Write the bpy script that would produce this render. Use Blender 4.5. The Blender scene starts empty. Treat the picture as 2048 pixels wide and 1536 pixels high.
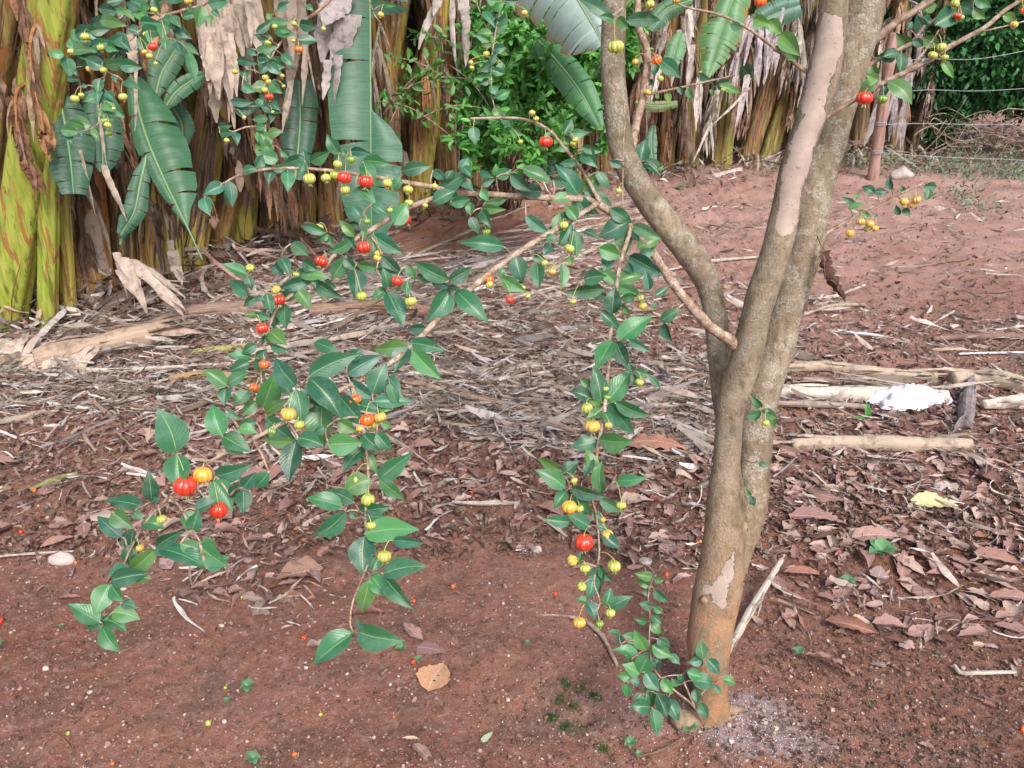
import bpy, math, random
import numpy as np
from mathutils import Vector, Matrix, noise
random.seed(7); rng = np.random.default_rng(11)
S = bpy.context.scene; COL = S.collection
R = math.radians
# ------------------------------------------------------------------ camera, world, sun, exposure
CAM_H = 1.45; PITCH = R(25); FPX = 1600.0
cd = bpy.data.cameras.new("camera"); cam = bpy.data.objects.new("camera", cd); COL.objects.link(cam)
cam.location = (0, 0, CAM_H); cam.rotation_euler = (R(90) - PITCH, 0, 0)
cd.sensor_width = 36; cd.lens = FPX / 2048 * 36; cd.clip_start = 0.02; cd.clip_end = 400
S.camera = cam
SUN_EL, SUN_AZ = R(46), R(157)      # azimuth measured clockwise from +Y: behind the viewer, to the right
w = bpy.data.worlds.new("World"); S.world = w; w.use_nodes = True
nt = w.node_tree; bg = nt.nodes['Background']
sky = nt.nodes.new('ShaderNodeTexSky'); sky.sky_type = 'NISHITA'; sky.sun_disc = False
sky.sun_elevation = SUN_EL; sky.sun_rotation = SUN_AZ; sky.dust_density = 4.0; sky.air_density = 1.0; sky.ozone_density = 1.0
hs = nt.nodes.new('ShaderNodeHueSaturation'); hs.inputs['Saturation'].default_value = 0.7
nt.links.new(sky.outputs[0], hs.inputs['Color']); nt.links.new(hs.outputs[0], bg.inputs['Color'])
bg.inputs['Strength'].default_value = 0.15
sd = bpy.data.lights.new("sun", 'SUN'); sun = bpy.data.objects.new("sun", sd); COL.objects.link(sun)
sd.energy = 1.5; sd.angle = R(20); sd.color = (1.0, 0.96, 0.94)
sdir = Vector((math.sin(SUN_AZ) * math.cos(SUN_EL), math.cos(SUN_AZ) * math.cos(SUN_EL), math.sin(SUN_EL)))
sun.rotation_euler = sdir.to_track_quat('Z', 'Y').to_euler(); sun.location = sdir * 20
S.view_settings.view_transform = 'Standard'; S.view_settings.look = 'None'
S.view_settings.exposure = 1.0; S.view_settings.gamma = 1.0
# ------------------------------------------------------------------ geometry of the view, used to read places off the photograph
CF = Vector((0, math.cos(PITCH), -math.sin(PITCH))); CU = Vector((0, math.sin(PITCH), math.cos(PITCH))); CR = Vector((1, 0, 0))
C0 = Vector((0, 0, CAM_H))
def ray(px, py): return CF + CR * ((px - 1024) / FPX) - CU * ((py - 768) / FPX)
def P(px, py, z): return C0 + ray(px, py) * z
def PX(v):
    d = Vector(v) - C0; z = d.dot(CF); return 1024 + FPX * d.dot(CR) / z, 768 - FPX * d.dot(CU) / z, z
def G2(px, py):
    r = ray(px, py); t = CAM_H / -r.z; return r.x * t, r.y * t
# ------------------------------------------------------------------ numpy noise and ground height
def _h(ix, iy, s):
    n = (ix * 374761393 + iy * 668265263 + s * 974634777) & 0xffffffff
    n = ((n ^ (n >> 13)) * 1274126177) & 0xffffffff
    return ((n ^ (n >> 16)) & 0xffff) / 65535.0
def vnoise(x, y, s=0):
    x = np.asarray(x, float); y = np.asarray(y, float)
    ix = np.floor(x).astype(np.int64); iy = np.floor(y).astype(np.int64); fx = x - ix; fy = y - iy
    fx = fx * fx * (3 - 2 * fx); fy = fy * fy * (3 - 2 * fy)
    a = _h(ix, iy, s); b = _h(ix + 1, iy, s); c = _h(ix, iy + 1, s); d = _h(ix + 1, iy + 1, s)
    return (a + (b - a) * fx) * (1 - fy) + (c + (d - c) * fx) * fy - 0.5
def fbm(x, y, f, o, s=0, g=0.5):
    r = 0; a = 1.0
    for i in range(o):
        r = r + a * vnoise(np.asarray(x) * f, np.asarray(y) * f, s + i); f *= 2.03; a *= g
    return r
TRX, TRY = G2(1418, 1440)
def gz(x, y):
    x = np.asarray(x, float); y = np.asarray(y, float)
    h = 0.05 * fbm(x, y, 0.6, 2, 3) + 0.030 * fbm(x, y, 3.0, 3, 9) + np.clip((y - 2.5) / 2, 0, 1) * (.018 * fbm(x, y, 7.0, 3, 41) + .022 * fbm(x, y, 19.0, 3, 47, .65))
    near = np.exp(-np.maximum(0, y - 2.0) / 2.0)
    h = h + 0.008 * fbm(x, y, 14, 3, 21, .6) + near * 0.0045 * fbm(x, y, 60, 2, 31, .7)
    d2 = (x - TRX) ** 2 + (y - TRY) ** 2
    h = h + 0.025 * np.exp(-d2 / .03)
    hx, hy = G2(1175, 1445)
    h = h - 0.03 * np.exp(-((x - hx) ** 2 + (y - hy) ** 2) / .00025)
    return h * np.clip(1 - (y - 14) / 20, .2, 1)
def gzs(x, y): return float(gz(x, y))
GOFF = gzs(TRX, TRY)
def ground_pt(px, py, up=0.0):
    x, y = G2(px, py)
    return Vector((x, y, gzs(x, y) + up))
# ------------------------------------------------------------------ materials
def N(nt, t, **kw):
    n = nt.nodes.new(t)
    for k, v in kw.items(): setattr(n, k, v)
    return n
class Mat:
    def __init__(s, name, rough=.6, spec=.4):
        s.m = bpy.data.materials.new(name); s.m.use_nodes = True; s.nt = s.m.node_tree
        s.b = s.nt.nodes['Principled BSDF']; s.b.inputs['Roughness'].default_value = rough
        s.b.inputs['Specular IOR Level'].default_value = spec
        s.tc = N(s.nt, 'ShaderNodeTexCoord')
    def L(s, a, b): s.nt.links.new(a, b)
    def attr(s, name='tint'):
        n = N(s.nt, 'ShaderNodeAttribute', attribute_name=name); return n.outputs['Color']
    def mapped(s, scale=(1, 1, 1), src='Object'):
        m = N(s.nt, 'ShaderNodeMapping'); m.inputs['Scale'].default_value = scale
        s.L(s.tc.outputs[src], m.inputs[0]); return m.outputs[0]
    def noise(s, scale, detail=4, rough=.55, vec=None, dist=0):
        n = N(s.nt, 'ShaderNodeTexNoise'); n.inputs['Scale'].default_value = scale; n.inputs['Detail'].default_value = detail
        n.inputs['Roughness'].default_value = rough; n.inputs['Distortion'].default_value = dist
        s.L(vec if vec is not None else s.tc.outputs['Object'], n.inputs['Vector']); return n.outputs['Fac']
    def voro(s, scale, vec=None, rnd=1, out='Distance'):
        n = N(s.nt, 'ShaderNodeTexVoronoi'); n.inputs['Scale'].default_value = scale; n.inputs['Randomness'].default_value = rnd
        s.L(vec if vec is not None else s.tc.outputs['Object'], n.inputs['Vector']); return n.outputs[out]
    def ramp(s, fac, stops):
        n = N(s.nt, 'ShaderNodeValToRGB'); e = n.color_ramp.elements
        while len(e) < len(stops): e.new(0.5)
        for i, (p, c) in enumerate(stops):
            e[i].position = p; e[i].color = (c, c, c, 1) if isinstance(c, (int, float)) else (*c, 1)
        s.L(fac, n.inputs[0]); return n.outputs[0]
    def mix(s, a, b, fac, mode='MIX'):
        n = N(s.nt, 'ShaderNodeMix', data_type='RGBA', blend_type=mode)
        for v, i in ((fac, 0), (a, 6), (b, 7)):
            if hasattr(v, 'links'): s.L(v, n.inputs[i])
            elif isinstance(v, (int, float)): n.inputs[i].default_value = v if i == 0 else (v, v, v, 1)
            else: n.inputs[i].default_value = (*v, 1)
        return n.outputs[2]
    def math(s, op, a, b=0.0, clamp=False):
        n = N(s.nt, 'ShaderNodeMath', operation=op, use_clamp=clamp)
        for v, i in ((a, 0), (b, 1)):
            if hasattr(v, 'links'): s.L(v, n.inputs[i])
            else: n.inputs[i].default_value = v
        return n.outputs[0]
    def color(s, c): s.L(c, s.b.inputs['Base Color']); return s
    def rough(s, c): s.L(c, s.b.inputs['Roughness']); return s
    def bump(s, h, dist=.002, strength=1):
        n = N(s.nt, 'ShaderNodeBump'); n.inputs['Distance'].default_value = dist; n.inputs['Strength'].default_value = strength
        s.L(h, n.inputs['Height']); s.L(n.outputs[0], s.b.inputs['Normal']); return s
    def translucent(s, col, fac=.25):
        t = N(s.nt, 'ShaderNodeBsdfTranslucent'); s.L(col, t.inputs['Color'])
        m = N(s.nt, 'ShaderNodeMixShader'); m.inputs[0].default_value = fac
        s.L(s.b.outputs[0], m.inputs[1]); s.L(t.outputs[0], m.inputs[2])
        s.L(m.outputs[0], s.nt.nodes['Material Output'].inputs[0]); return s
    def sep(s, col):
        n = N(s.nt, 'ShaderNodeSeparateColor'); s.L(col, n.inputs[0]); return n.outputs
    def sepxyz(s, v):
        n = N(s.nt, 'ShaderNodeSeparateXYZ'); s.L(v, n.inputs[0]); return n.outputs
MATS = {}
def mk_materials():
    # red soil
    m = Mat('red_soil', .95, .15)
    big = m.noise(0.9, 5, .6); mid = m.noise(6, 5, .65); fine = m.noise(55, 6, .75); grit = m.noise(260, 3, .7)
    c = m.mix((.19, .081, .054), (.305, .152, .110), m.ramp(big, [(.35, 0), (.65, 1)]))
    c = m.mix(c, (.135, .080, .066), m.ramp(mid, [(.45, 0), (.68, .85)]))
    c = m.mix(c, (.36, .245, .21), m.ramp(fine, [(.5, 0), (.72, .8)]))
    c = m.mix(c, (.04, .02, .015), m.ramp(grit, [(.3, .6), (.45, 0)]))
    # dusty, paler farther off
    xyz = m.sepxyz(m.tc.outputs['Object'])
    pale_mix = m.math('MULTIPLY', m.ramp(m.math('MULTIPLY', m.math('SUBTRACT', xyz[1], 2.2), .25, True), [(0, 0), (1, 1)]), m.ramp(m.noise(1.6, 4, .6), [(.3, .35), (.6, 1)]))
    c = m.mix(c, (.41, .265, .225), m.math('MULTIPLY', pale_mix, .85))
    orx, ory = G2(880, 440)
    def blob(px, py, rx, ry, lo=0.2):
        cx, cy = G2(px, py) if px is not None else (0, 0)
        dx = m.math('MULTIPLY', m.math('SUBTRACT', xyz[0], cx), 1 / rx); dy = m.math('MULTIPLY', m.math('SUBTRACT', xyz[1], cy), 1 / ry)
        d = m.math('ADD', m.math('MULTIPLY', dx, dx), m.math('MULTIPLY', dy, dy))
        return m.math('SUBTRACT', 1.0, d, True)
    ob = m.math('MULTIPLY', blob(900, 440, 1.6, 1.0), m.ramp(m.noise(3, 4), [(.3, .3), (.6, 1)]))
    c = m.mix(c, (.36, .155, .085), m.math('MULTIPLY', ob, .9))
    # pale lime powder worked into the soil by the trunk
    lm = blob(1492, 1462, .15, .10)
    lm2 = blob(1570, 1505, .14, .05)
    lm3 = blob(1250, 1440, .20, .09)
    lmx = m.math('ADD', m.math('MULTIPLY', lm, 1.7, True), m.math('ADD', m.math('MULTIPLY', lm2, 1.0, True), m.math('MULTIPLY', lm3, .35), True), True)
    pw = m.math('MULTIPLY', lmx, m.ramp(m.noise(90, 5, .75), [(.36, 0), (.58, 1)]), True)
    c = m.mix(c, (.38, .345, .36), m.math('MULTIPLY', pw, .65))
    # specks of white granules
    v = m.voro(75); vc = m.voro(75, out='Color')
    sp = m.math('MULTIPLY', m.ramp(v, [(.10, 1), (.16, 0)]), m.ramp(m.sep(vc)[0], [(.90, 0), (.93, 1)]))
    c = m.mix(c, (.6, .55, .55), sp)
    m.color(c); h = m.math('ADD', m.math('MULTIPLY', fine, 1.0), m.math('MULTIPLY', grit, .5)); m.bump(h, .012, .9); MATS['soil'] = m.m
    # cherry leaf
    def leafmat(name, pale, sheen, pale_mix=.5):
        m = Mat(name, sheen, .5); t = m.attr(); uv = m.sepxyz(m.tc.outputs['UV'])
        a = m.math('ABSOLUTE', m.math('SUBTRACT', uv[0], .5))
        n1 = m.noise(35, 4, .6); n2 = m.noise(140, 3, .7)
        c = m.mix(t, (.15, .26, .21), m.math('MULTIPLY', m.ramp(n1, [(.48, 0), (.66, .6)]), pale_mix))  # bluish pale blotches: dust plus sky sheen painted into the leaf colour
        c = m.mix(c, (.32, .38, .30), m.math('MULTIPLY', m.ramp(n2, [(.66, 0), (.74, .6)]), pale_mix))
        # side veins
        vv = m.math('ADD', m.math('MULTIPLY', uv[1], 11), m.math('MULTIPLY', a, -7))
        fr = m.math('ABSOLUTE', m.math('SUBTRACT', m.math('FRACT', vv), .5))
        c = m.mix(c, pale, m.math('MULTIPLY', m.ramp(fr, [(0, 1), (.07, 0)]), .08))
        c = m.mix(c, pale, m.math('MULTIPLY', m.ramp(a, [(.008, 1), (.024, 0)]), .6))
        c = m.mix(c, pale, m.math('MULTIPLY', m.ramp(a, [(.485, 0), (.5, 1)]), .35))
        geo = N(m.nt, 'ShaderNodeNewGeometry')
        c = m.mix(c, m.mix(c, (.17, .25, .12), .6), geo.outputs['Backfacing'])
        m.color(c); m.rough(m.ramp(n1, [(.3, sheen - .06), (.7, sheen + .16)])); m.bump(m.math('ADD', n1, m.math('MULTIPLY', fr, .4)), .0012, .5)
        m.translucent(c, .22); return m.m
    MATS['leaf'] = leafmat('glossy_leaf', (.30, .42, .16), .33)
    # small foliage / hedge leaves
    m = Mat('shrub_leaf', .45, .4); t = m.attr(); c = m.mix(t, (.02, .03, .01), m.ramp(m.noise(30, 2), [(.3, .3), (.6, 0)])); m.color(c); m.translucent(c, .3); MATS['shrub'] = m.m
    # fruit
    def fruit(name, a, b, c3):
        m = Mat(name, .16, .6); n = m.noise(60, 3, .6); n2 = m.noise(400, 2)
        t = m.sep(m.attr())   # r: 0 stem end .. 1 calyx end, g: groove
        c = m.mix(a, b, m.ramp(m.math('ADD', m.math('MULTIPLY', t[0], .45), m.math('MULTIPLY', n, .6)), [(.35, 0), (.7, 1)]))
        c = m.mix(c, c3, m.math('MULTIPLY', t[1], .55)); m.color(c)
        m.b.inputs['Subsurface Weight'].default_value = .18; m.b.inputs['Subsurface Radius'].default_value = (.01, .004, .002); m.b.inputs['Subsurface Scale'].default_value = .4
        m.b.inputs['Coat Weight'].default_value = .4; m.b.inputs['Coat Roughness'].default_value = .08; m.bump(n2, .0003, .5); MATS['fruit_' + name.split('_')[0]] = m.m
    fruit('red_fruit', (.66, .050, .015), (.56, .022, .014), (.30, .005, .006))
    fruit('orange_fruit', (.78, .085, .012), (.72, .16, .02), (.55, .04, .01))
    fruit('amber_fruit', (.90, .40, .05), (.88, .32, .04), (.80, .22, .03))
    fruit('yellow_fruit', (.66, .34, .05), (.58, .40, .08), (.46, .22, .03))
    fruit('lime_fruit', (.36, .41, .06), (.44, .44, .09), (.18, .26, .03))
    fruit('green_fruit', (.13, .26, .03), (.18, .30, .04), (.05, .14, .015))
    m = Mat('calyx_green', .5); m.color(m.mix((.30, .36, .10), (.42, .36, .15), m.noise(200))); MATS['calyx'] = m.m
    m = Mat('twig_bark', .8, .2); n = m.noise(60, 5, .6, m.mapped((1, 1, 1))); n2 = m.noise(300, 3)
    c = m.mix((.20, .125, .085), (.40, .32, .25), m.ramp(n, [(.4, 0), (.62, 1)])); c = m.mix(c, (.08, .045, .03), m.ramp(n2, [(.35, .6), (.5, 0)])); m.color(c); m.bump(n2, .0008, .8); MATS['twig'] = m.m
    # trunk bark: tint r = peeled patch, g = lichen amount, b = orange towards the foot
    m = Mat('tree_bark', .85, .2); t = m.sep(m.attr()); obj = m.tc.outputs['Object']
    n1 = m.noise(9, 5, .62, m.mapped((1, 1, .35))); n2 = m.noise(55, 6, .7, m.mapped((1, 1, .6))); n3 = m.noise(240, 3, .7); n4 = m.noise(26, 5, .7)
    c = m.mix((.155, .122, .080), (.285, .225, .155), m.ramp(n1, [(.38, 0), (.62, 1)]))
    c = m.mix(c, (.085, .072, .042), m.ramp(n2, [(.34, .75), (.5, 0)]))
    c = m.mix(c, (.34, .175, .085), m.math('MULTIPLY', t[2], m.ramp(n4, [(.40, .15), (.6, .9)])))
    li = m.math('MULTIPLY', m.math('MULTIPLY', t[1], m.ramp(n4, [(.46, 0), (.56, 1)])), m.ramp(n3, [(.42, .15), (.6, 1)]))
    c = m.mix(c, (.42, .395, .33), m.math('MULTIPLY', li, .75))
    v = m.voro(95); vc = m.sep(m.voro(95, out='Color'))
    c = m.mix(c, (.55, .52, .45), m.math('MULTIPLY', m.ramp(v, [(.06, 1), (.2, 0)]), m.ramp(vc[0], [(.90, 0), (.94, .5)])))
    pe = m.math('ADD', t[0], m.math('ADD', m.math('MULTIPLY', m.math('SUBTRACT', n2, .5), 1.1), m.math('MULTIPLY', m.math('SUBTRACT', n4, .5), .9))); pm = m.ramp(pe, [(.47, 0), (.52, 1)])
    edge = m.ramp(pe, [(.42, 0), (.49, .9), (.54, 0)])
    sm = m.mix((.36, .285, .24), (.28, .22, .185), m.ramp(m.noise(22, 6, .7), [(.38, 0), (.62, 1)]))
    sm = m.mix(sm, (.12, .08, .06), m.ramp(m.noise(150, 3), [(.30, .7), (.37, 0)]))
    c = m.mix(c, sm, pm); c = m.mix(c, (.36, .27, .18), m.math('MULTIPLY', edge, .6)); m.color(c)
    hh = m.math('ADD', m.math('ADD', n2, m.math('MULTIPLY', n3, .5)), m.math('MULTIPLY', n1, .6))
    m.bump(m.math('SUBTRACT', m.math('MULTIPLY', hh, m.math('SUBTRACT', 1.0, m.math('MULTIPLY', pm, .9))), m.math('MULTIPLY', pm, .45)), .007, 1.0); MATS['bark'] = m.m
    # banana stem: tint = base colour; uv v along
    m = Mat('banana_stem', .42, .45); t = m.attr()
    st = m.noise(1.0, 5, .6, m.mapped((60, 60, 2.2))); bl = m.noise(16, 5, .65, m.mapped((1, 1, .16)), 1.2); sp = m.noise(60, 4, .7, m.mapped((1, 1, .3)))
    c = m.mix(t, m.mix(t, (.45, .38, .09), .6), m.ramp(st, [(.42, 0), (.62, .8)]))
    bd = m.noise(1.0, 3, .5, m.mapped((22, 22, .5)))
    c = m.mix(c, m.mix(t, (.30, .13, .03), .55), m.ramp(bd, [(.60, 0), (.63, .85)])); c = m.mix(c, m.mix(c, (.04, .04, .010), .7), m.ramp(bd, [(.38, .95), (.43, 0)]))
    c = m.mix(c, (.24, .095, .025), m.ramp(bl, [(.54, 0), (.60, .9)]))
    c = m.mix(c, (.018, .010, .008), m.math('MULTIPLY', m.ramp(sp, [(.60, 0), (.66, .92)]), m.ramp(bl, [(.45, .15), (.55, 1)])))
    m.color(c); m.bump(st, .003, .5); m.rough(m.ramp(bl, [(.4, .38), (.65, .85)])); MATS['bstem'] = m.m
    # dry sheath / dry leaf fibre (tint)
    m = Mat('dry_fibre', .9, .15); t = m.attr(); uv = m.mapped((26, 4, 1), 'UV')
    st = m.noise(1.0, 4, .6, uv); n = m.noise(25, 4, .65)
    c = m.mix(t, m.mix(t, (.50, .40, .31), .55), m.ramp(st, [(.45, 0), (.65, .8)])); c = m.mix(c, m.mix(c, (.05, .025, .015), .8), m.ramp(n, [(.32, .75), (.5, 0)]))
    m.color(c); m.bump(st, .004, .8); m.translucent(c, .12); MATS['dry'] = m.m
    # dead brown leaf on the ground
    m = Mat('fallen_leaf', .75, .25); t = m.attr(); uvx = m.sepxyz(m.tc.outputs['UV']); a = m.math('ABSOLUTE', m.math('SUBTRACT', uvx[0], .5))
    n = m.noise(40, 4, .6); oi = N(m.nt, 'ShaderNodeObjectInfo')
    vv = m.math('ABSOLUTE', m.math('SUBTRACT', m.math('FRACT', m.math('ADD', m.math('MULTIPLY', uvx[1], 9), m.math('MULTIPLY', a, -6))), .5))
    c = m.mix(t, m.mix(t, (.08, .03, .02), .7), m.ramp(n, [(.35, .7), (.55, 0)])); c = m.mix(c, m.mix(c, (.5, .4, .33), .4), m.ramp(a, [(.015, 1), (.04, 0)]))
    c = m.mix(c, m.mix(c, (.05, .02, .015), .5), m.ramp(vv, [(0, .5), (.1, 0)])); m.color(c); m.bump(vv, .001, .4); MATS['fallen'] = m.m
    # green banana leaf
    m = Mat('banana_leaf', .42, .45); t = m.attr(); uvx = m.sepxyz(m.tc.outputs['UV'])
    w1 = m.noise(1.0, 3, .6, m.mapped((1.5, 160, 1), 'UV')); n = m.noise(9, 4)
    c = m.mix(t, m.mix(t, (.11, .22, .12), .5), m.ramp(w1, [(.45, 0), (.62, .7)])); c = m.mix(c, m.mix(t, (.16, .24, .21), .6), m.ramp(n, [(.52, 0), (.7, .6)]))
    m.color(c); m.bump(w1, .003, .5); m.translucent(c, .25); MATS['bleaf'] = m.m
    def plain(key, name, c1, c2, sc, rough=.8, bump=.002, sp=.3, stretch=(1, 1, 1), vs=.0):
        m = Mat(name, rough, sp); n = m.noise(sc, 5, .65, m.mapped(stretch)); c = m.mix(c1, c2, m.ramp(n, [(.38, 0), (.62, 1)])); m.color(c); m.bump(n, bump, .7); MATS[key] = m.m
    plain('pebble', 'pebble', (.30, .20, .16), (.45, .38, .34), 60)
    plain('plastic', 'white_plastic', (.60, .61, .66), (.68, .69, .74), 20, .35, .001, .5)
    plain('postwood', 'fence_post_wood', (.20, .115, .09), (.36, .235, .20), 8, .9, .004, .2, (3, 3, .4))
    plain('wire', 'galvanised_wire', (.28, .28, .32), (.40, .40, .46), 40, .4)
    plain('deadwood', 'dead_wood', (.15, .105, .08), (.32, .25, .21), 14, .9, .003, .2)
    plain('rock', 'rock', (.30, .25, .23), (.42, .36, .34), 18, .9, .01)
    plain('darkpole', 'dark_pole', (.12, .07, .055), (.19, .12, .095), 12, .85)
    plain('strip', 'pale_strip', (.36, .41, .42), (.50, .54, .55), 20, .5)
    plain('moss', 'moss', (.035, .10, .03), (.07, .17, .05), 40, .8)
    # tinted generic (clods, straw)
    m = Mat('soil_clod', .95, .1); t = m.attr(); n = m.noise(130, 4); c = m.mix(t, m.mix(t, (.05, .02, .015), .6), m.ramp(n, [(.35, .8), (.55, 0)])); m.color(c); m.bump(n, .002, .6); MATS['clod'] = m.m
mk_materials()
# ------------------------------------------------------------------ mesh builders
def tag(o, label=None, cat=None, group=None, kind=None):
    if label: o['label'] = label
    if cat: o['category'] = cat
    if group: o['group'] = group
    if kind: o['kind'] = kind
    return o
def empty(name, loc, label, cat, group=None):
    o = bpy.data.objects.new(name, None); COL.objects.link(o); o.location = loc; o.empty_display_size = .05
    return tag(o, label, cat, group)
def np_mesh(name, V, F, tint=None, uv=None, mats=('dry',), mi=None, smooth=True):
    V = np.asarray(V, np.float32); me = bpy.data.meshes.new(name)
    F = np.asarray(F, np.int32)
    k = F.shape[1]; nf = len(F)
    me.vertices.add(len(V)); me.vertices.foreach_set('co', V.ravel())
    me.loops.add(nf * k); me.loops.foreach_set('vertex_index', F.ravel())
    me.polygons.add(nf); me.polygons.foreach_set('loop_start', np.arange(0, nf * k, k, dtype=np.int32))
    me.polygons.foreach_set('loop_total', np.full(nf, k, np.int32))
    me.update(calc_edges=True)
    if tint is not None:
        a = me.color_attributes.new('tint', 'FLOAT_COLOR', 'POINT'); t = np.ones((len(V), 4), np.float32); t[:, :3] = tint
        a.data.foreach_set('color', t.ravel())
    if uv is not None:
        u = me.uv_layers.new(name='UVMap'); u.data.foreach_set('uv', np.asarray(uv, np.float32)[F.ravel()].ravel())
    for m in mats: me.materials.append(MATS[m])
    if mi is not None: me.polygons.foreach_set('material_index', np.asarray(mi, np.int32))
    me.polygons.foreach_set('use_smooth', np.full(nf, smooth, bool))
    me.validate(); return me
def catmull(pts, n):
    P_ = [Vector(p) if len(p) == 3 else p for p in pts]
    out = []
    A = [np.array(p, float) for p in pts]; A = [2 * A[0] - A[1]] + A + [2 * A[-1] - A[-2]]
    seg = len(pts) - 1
    for i in range(n + 1):
        t = i / n * seg; k = min(int(t), seg - 1); f = t - k
        p0, p1, p2, p3 = A[k], A[k + 1], A[k + 2], A[k + 3]
        out.append(0.5 * (2 * p1 + (p2 - p0) * f + (2 * p0 - 5 * p1 + 4 * p2 - p3) * f * f + (3 * p1 - p0 - 3 * p2 + p3) * f ** 3))
    return out
class MB:
    def __init__(s): s.v = []; s.f = []; s.t = []; s.uv = []; s.mi = []
    def grid(s, rows, tint, uv=None, closed=False, mi=0):
        """rows: list of equal-length lists of points"""
        b = len(s.v); nr = len(rows); nc = len(rows[0])
        for i, r in enumerate(rows):
            for j, p in enumerate(r):
                s.v.append(tuple(p)); s.t.append(tint[i][j] if isinstance(tint, list) else tint)
                s.uv.append((j / (nc - (0 if closed else 1)), i / (nr - 1)) if uv is None else uv[i][j])
        for i in range(nr - 1):
            for j in range(nc if closed else nc - 1):
                j2 = (j + 1) % nc
                s.f.append((b + i * nc + j, b + i * nc + j2, b + (i + 1) * nc + j2, b + (i + 1) * nc + j)); s.mi.append(mi)
    def tube(s, pts, rad, n=8, tint=(1, 1, 1), steps=None, mi=0, bump=0, bfreq=20, lobes=0, lobe_amp=0, tintf=None, smooth=True):
        steps = steps or max(2, (len(pts) - 1) * 4)
        q = [np.array([*p, r], float) for p, r in zip(pts, rad)] if hasattr(rad, '__len__') else [np.array([*p, rad], float) for p in pts]
        c = catmull(q, steps) if smooth and len(pts) > 2 else [q[0] + (q[-1] - q[0]) * i / steps for i in range(steps + 1)] if len(pts) == 2 else catmull(q, steps)
        rows = []; tints = []; side = None
        for i, a in enumerate(c):
            p = Vector(a[:3]); d = Vector(c[min(i + 1, steps)][:3]) - Vector(c[max(i - 1, 0)][:3])
            if d.length < 1e-9: d = Vector((0, 0, 1))
            d.normalize()
            if side is None: side = d.orthogonal().normalized()
            side = (side - d * side.dot(d)).normalized(); o = d.cross(side)
            r = max(a[3], 1e-5); row = []; tr = []
            for j in range(n):
                an = 2 * math.pi * j / n; nv = side * math.cos(an) + o * math.sin(an)
                rr = r * (1 + (lobe_amp * abs(math.sin(an * lobes / 2)) if lobes else 0))
                if bump: rr += r * bump * noise.noise((p + nv * r) * bfreq)
                pt = p + nv * rr; row.append(pt)
                tr.append(tintf(pt, nv, i / steps) if tintf else tint)
            rows.append(row); tints.append(tr)
        # close ends
        rows = [[Vector(c[0][:3])] * n] + rows + [[Vector(c[-1][:3])] * n]; tints = [tints[0]] + tints + [tints[-1]]
        s.grid(rows, tints, closed=True, mi=mi)
    def ribbon(s, p0, d0, side, L, w, tint, n=10, grav=.6, wob=.35, twist=.6, rag=.25, seed=0, fold=.25, taper=True):
        p = Vector(p0); d = Vector(d0).normalized(); sd_ = Vector(side).normalized(); rows = []; st = L / n
        rr = random.Random(seed or random.random())
        ph = rr.uniform(0, 9); tints = []
        for i in range(n + 1):
            t = i / n; ww = w * (1 + rr.uniform(-rag, rag)) * ((min(1, (1 - t) * 2.2 + .12)) if taper else 1)
            nn = d.cross(sd_).normalized()
            rows.append([p - sd_ * ww * .5, p + nn * ww * fold * math.sin(ph + t * 4), p + sd_ * ww * .5])
            k = 1 + rr.uniform(-.18, .18); tints.append([(tint[0] * k, tint[1] * k, tint[2] * k)] * 3)
            d = (d + Vector((rr.gauss(0, 1), rr.gauss(0, 1), rr.gauss(0, 1))) * wob * .35 + Vector((0, 0, -grav * .35))).normalized()
            sd_ = (Matrix.Rotation(rr.gauss(0, twist * .5), 3, d) @ sd_); sd_ = (sd_ - d * sd_.dot(d))
            if sd_.length < 1e-4: sd_ = d.orthogonal()
            sd_.normalize(); p = p + d * st
        s.grid(rows, tints)
    def mesh(s, name, mats, smooth=True): return np_mesh(name, s.v, s.f, s.t, s.uv, mats, s.mi, smooth)
    def build(s, name, mats, parent=None, smooth=True, origin=None):
        if not s.v: return None
        if isinstance(mats, str): mats = (mats,)
        V = np.array(s.v, float)
        o0 = np.array(parent.matrix_world.translation if False else (0, 0, 0), float)
        if parent is not None: off = world_loc(parent)
        else: off = Vector(origin) if origin is not None else Vector(V.mean(0))
        loc = Vector(V.mean(0)) if parent is not None else off
        V = V - np.array(loc)
        me = np_mesh(name, V, s.f, s.t, s.uv, mats, s.mi, smooth)
        o = bpy.data.objects.new(name, me); COL.objects.link(o)
        if parent is not None: o.parent = parent; o.location = loc - off
        else: o.location = loc
        return o
def world_loc(o):
    p = Vector(o.location)
    while o.parent: o = o.parent; p += Vector(o.location)
    return p
def jit(c, a=.15, h=.08):
    k = 1 + random.uniform(-a, a); return tuple(max(0, x * k * (1 + random.uniform(-h, h))) for x in c)
# ------------------------------------------------------------------ ground
def axis(segs):
    out = []
    for a, b, st0, st1 in segs:
        x = a
        while x < b - 1e-6:
            out.append(x); x += st0 + (st1 - st0) * (x - a) / (b - a)
    out.append(segs[-1][1]); return np.array(out)
xs = axis([(-40, -8, 2.5, .5), (-8, -2.4, .4, .03), (-2.4, -1.0, .03, .008), (-1.0, 1.3, .0075, .0075), (1.3, 3, .008, .03), (3, 9, .03, .35), (9, 45, .5, 3)])
ys = axis([(-6, .3, .8, .03), (.3, .8, .03, .0075), (.8, 2.4, .0075, .009), (2.4, 5, .009, .03), (5, 12, .03, .12), (12, 70, .2, 4)])
XX, YY = np.meshgrid(xs, ys); ZZ = gz(XX, YY); nx, ny = len(xs), len(ys)
V = np.stack([XX, YY, ZZ], -1).reshape(-1, 3); idx = np.arange(nx * ny).reshape(ny, nx)
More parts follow.
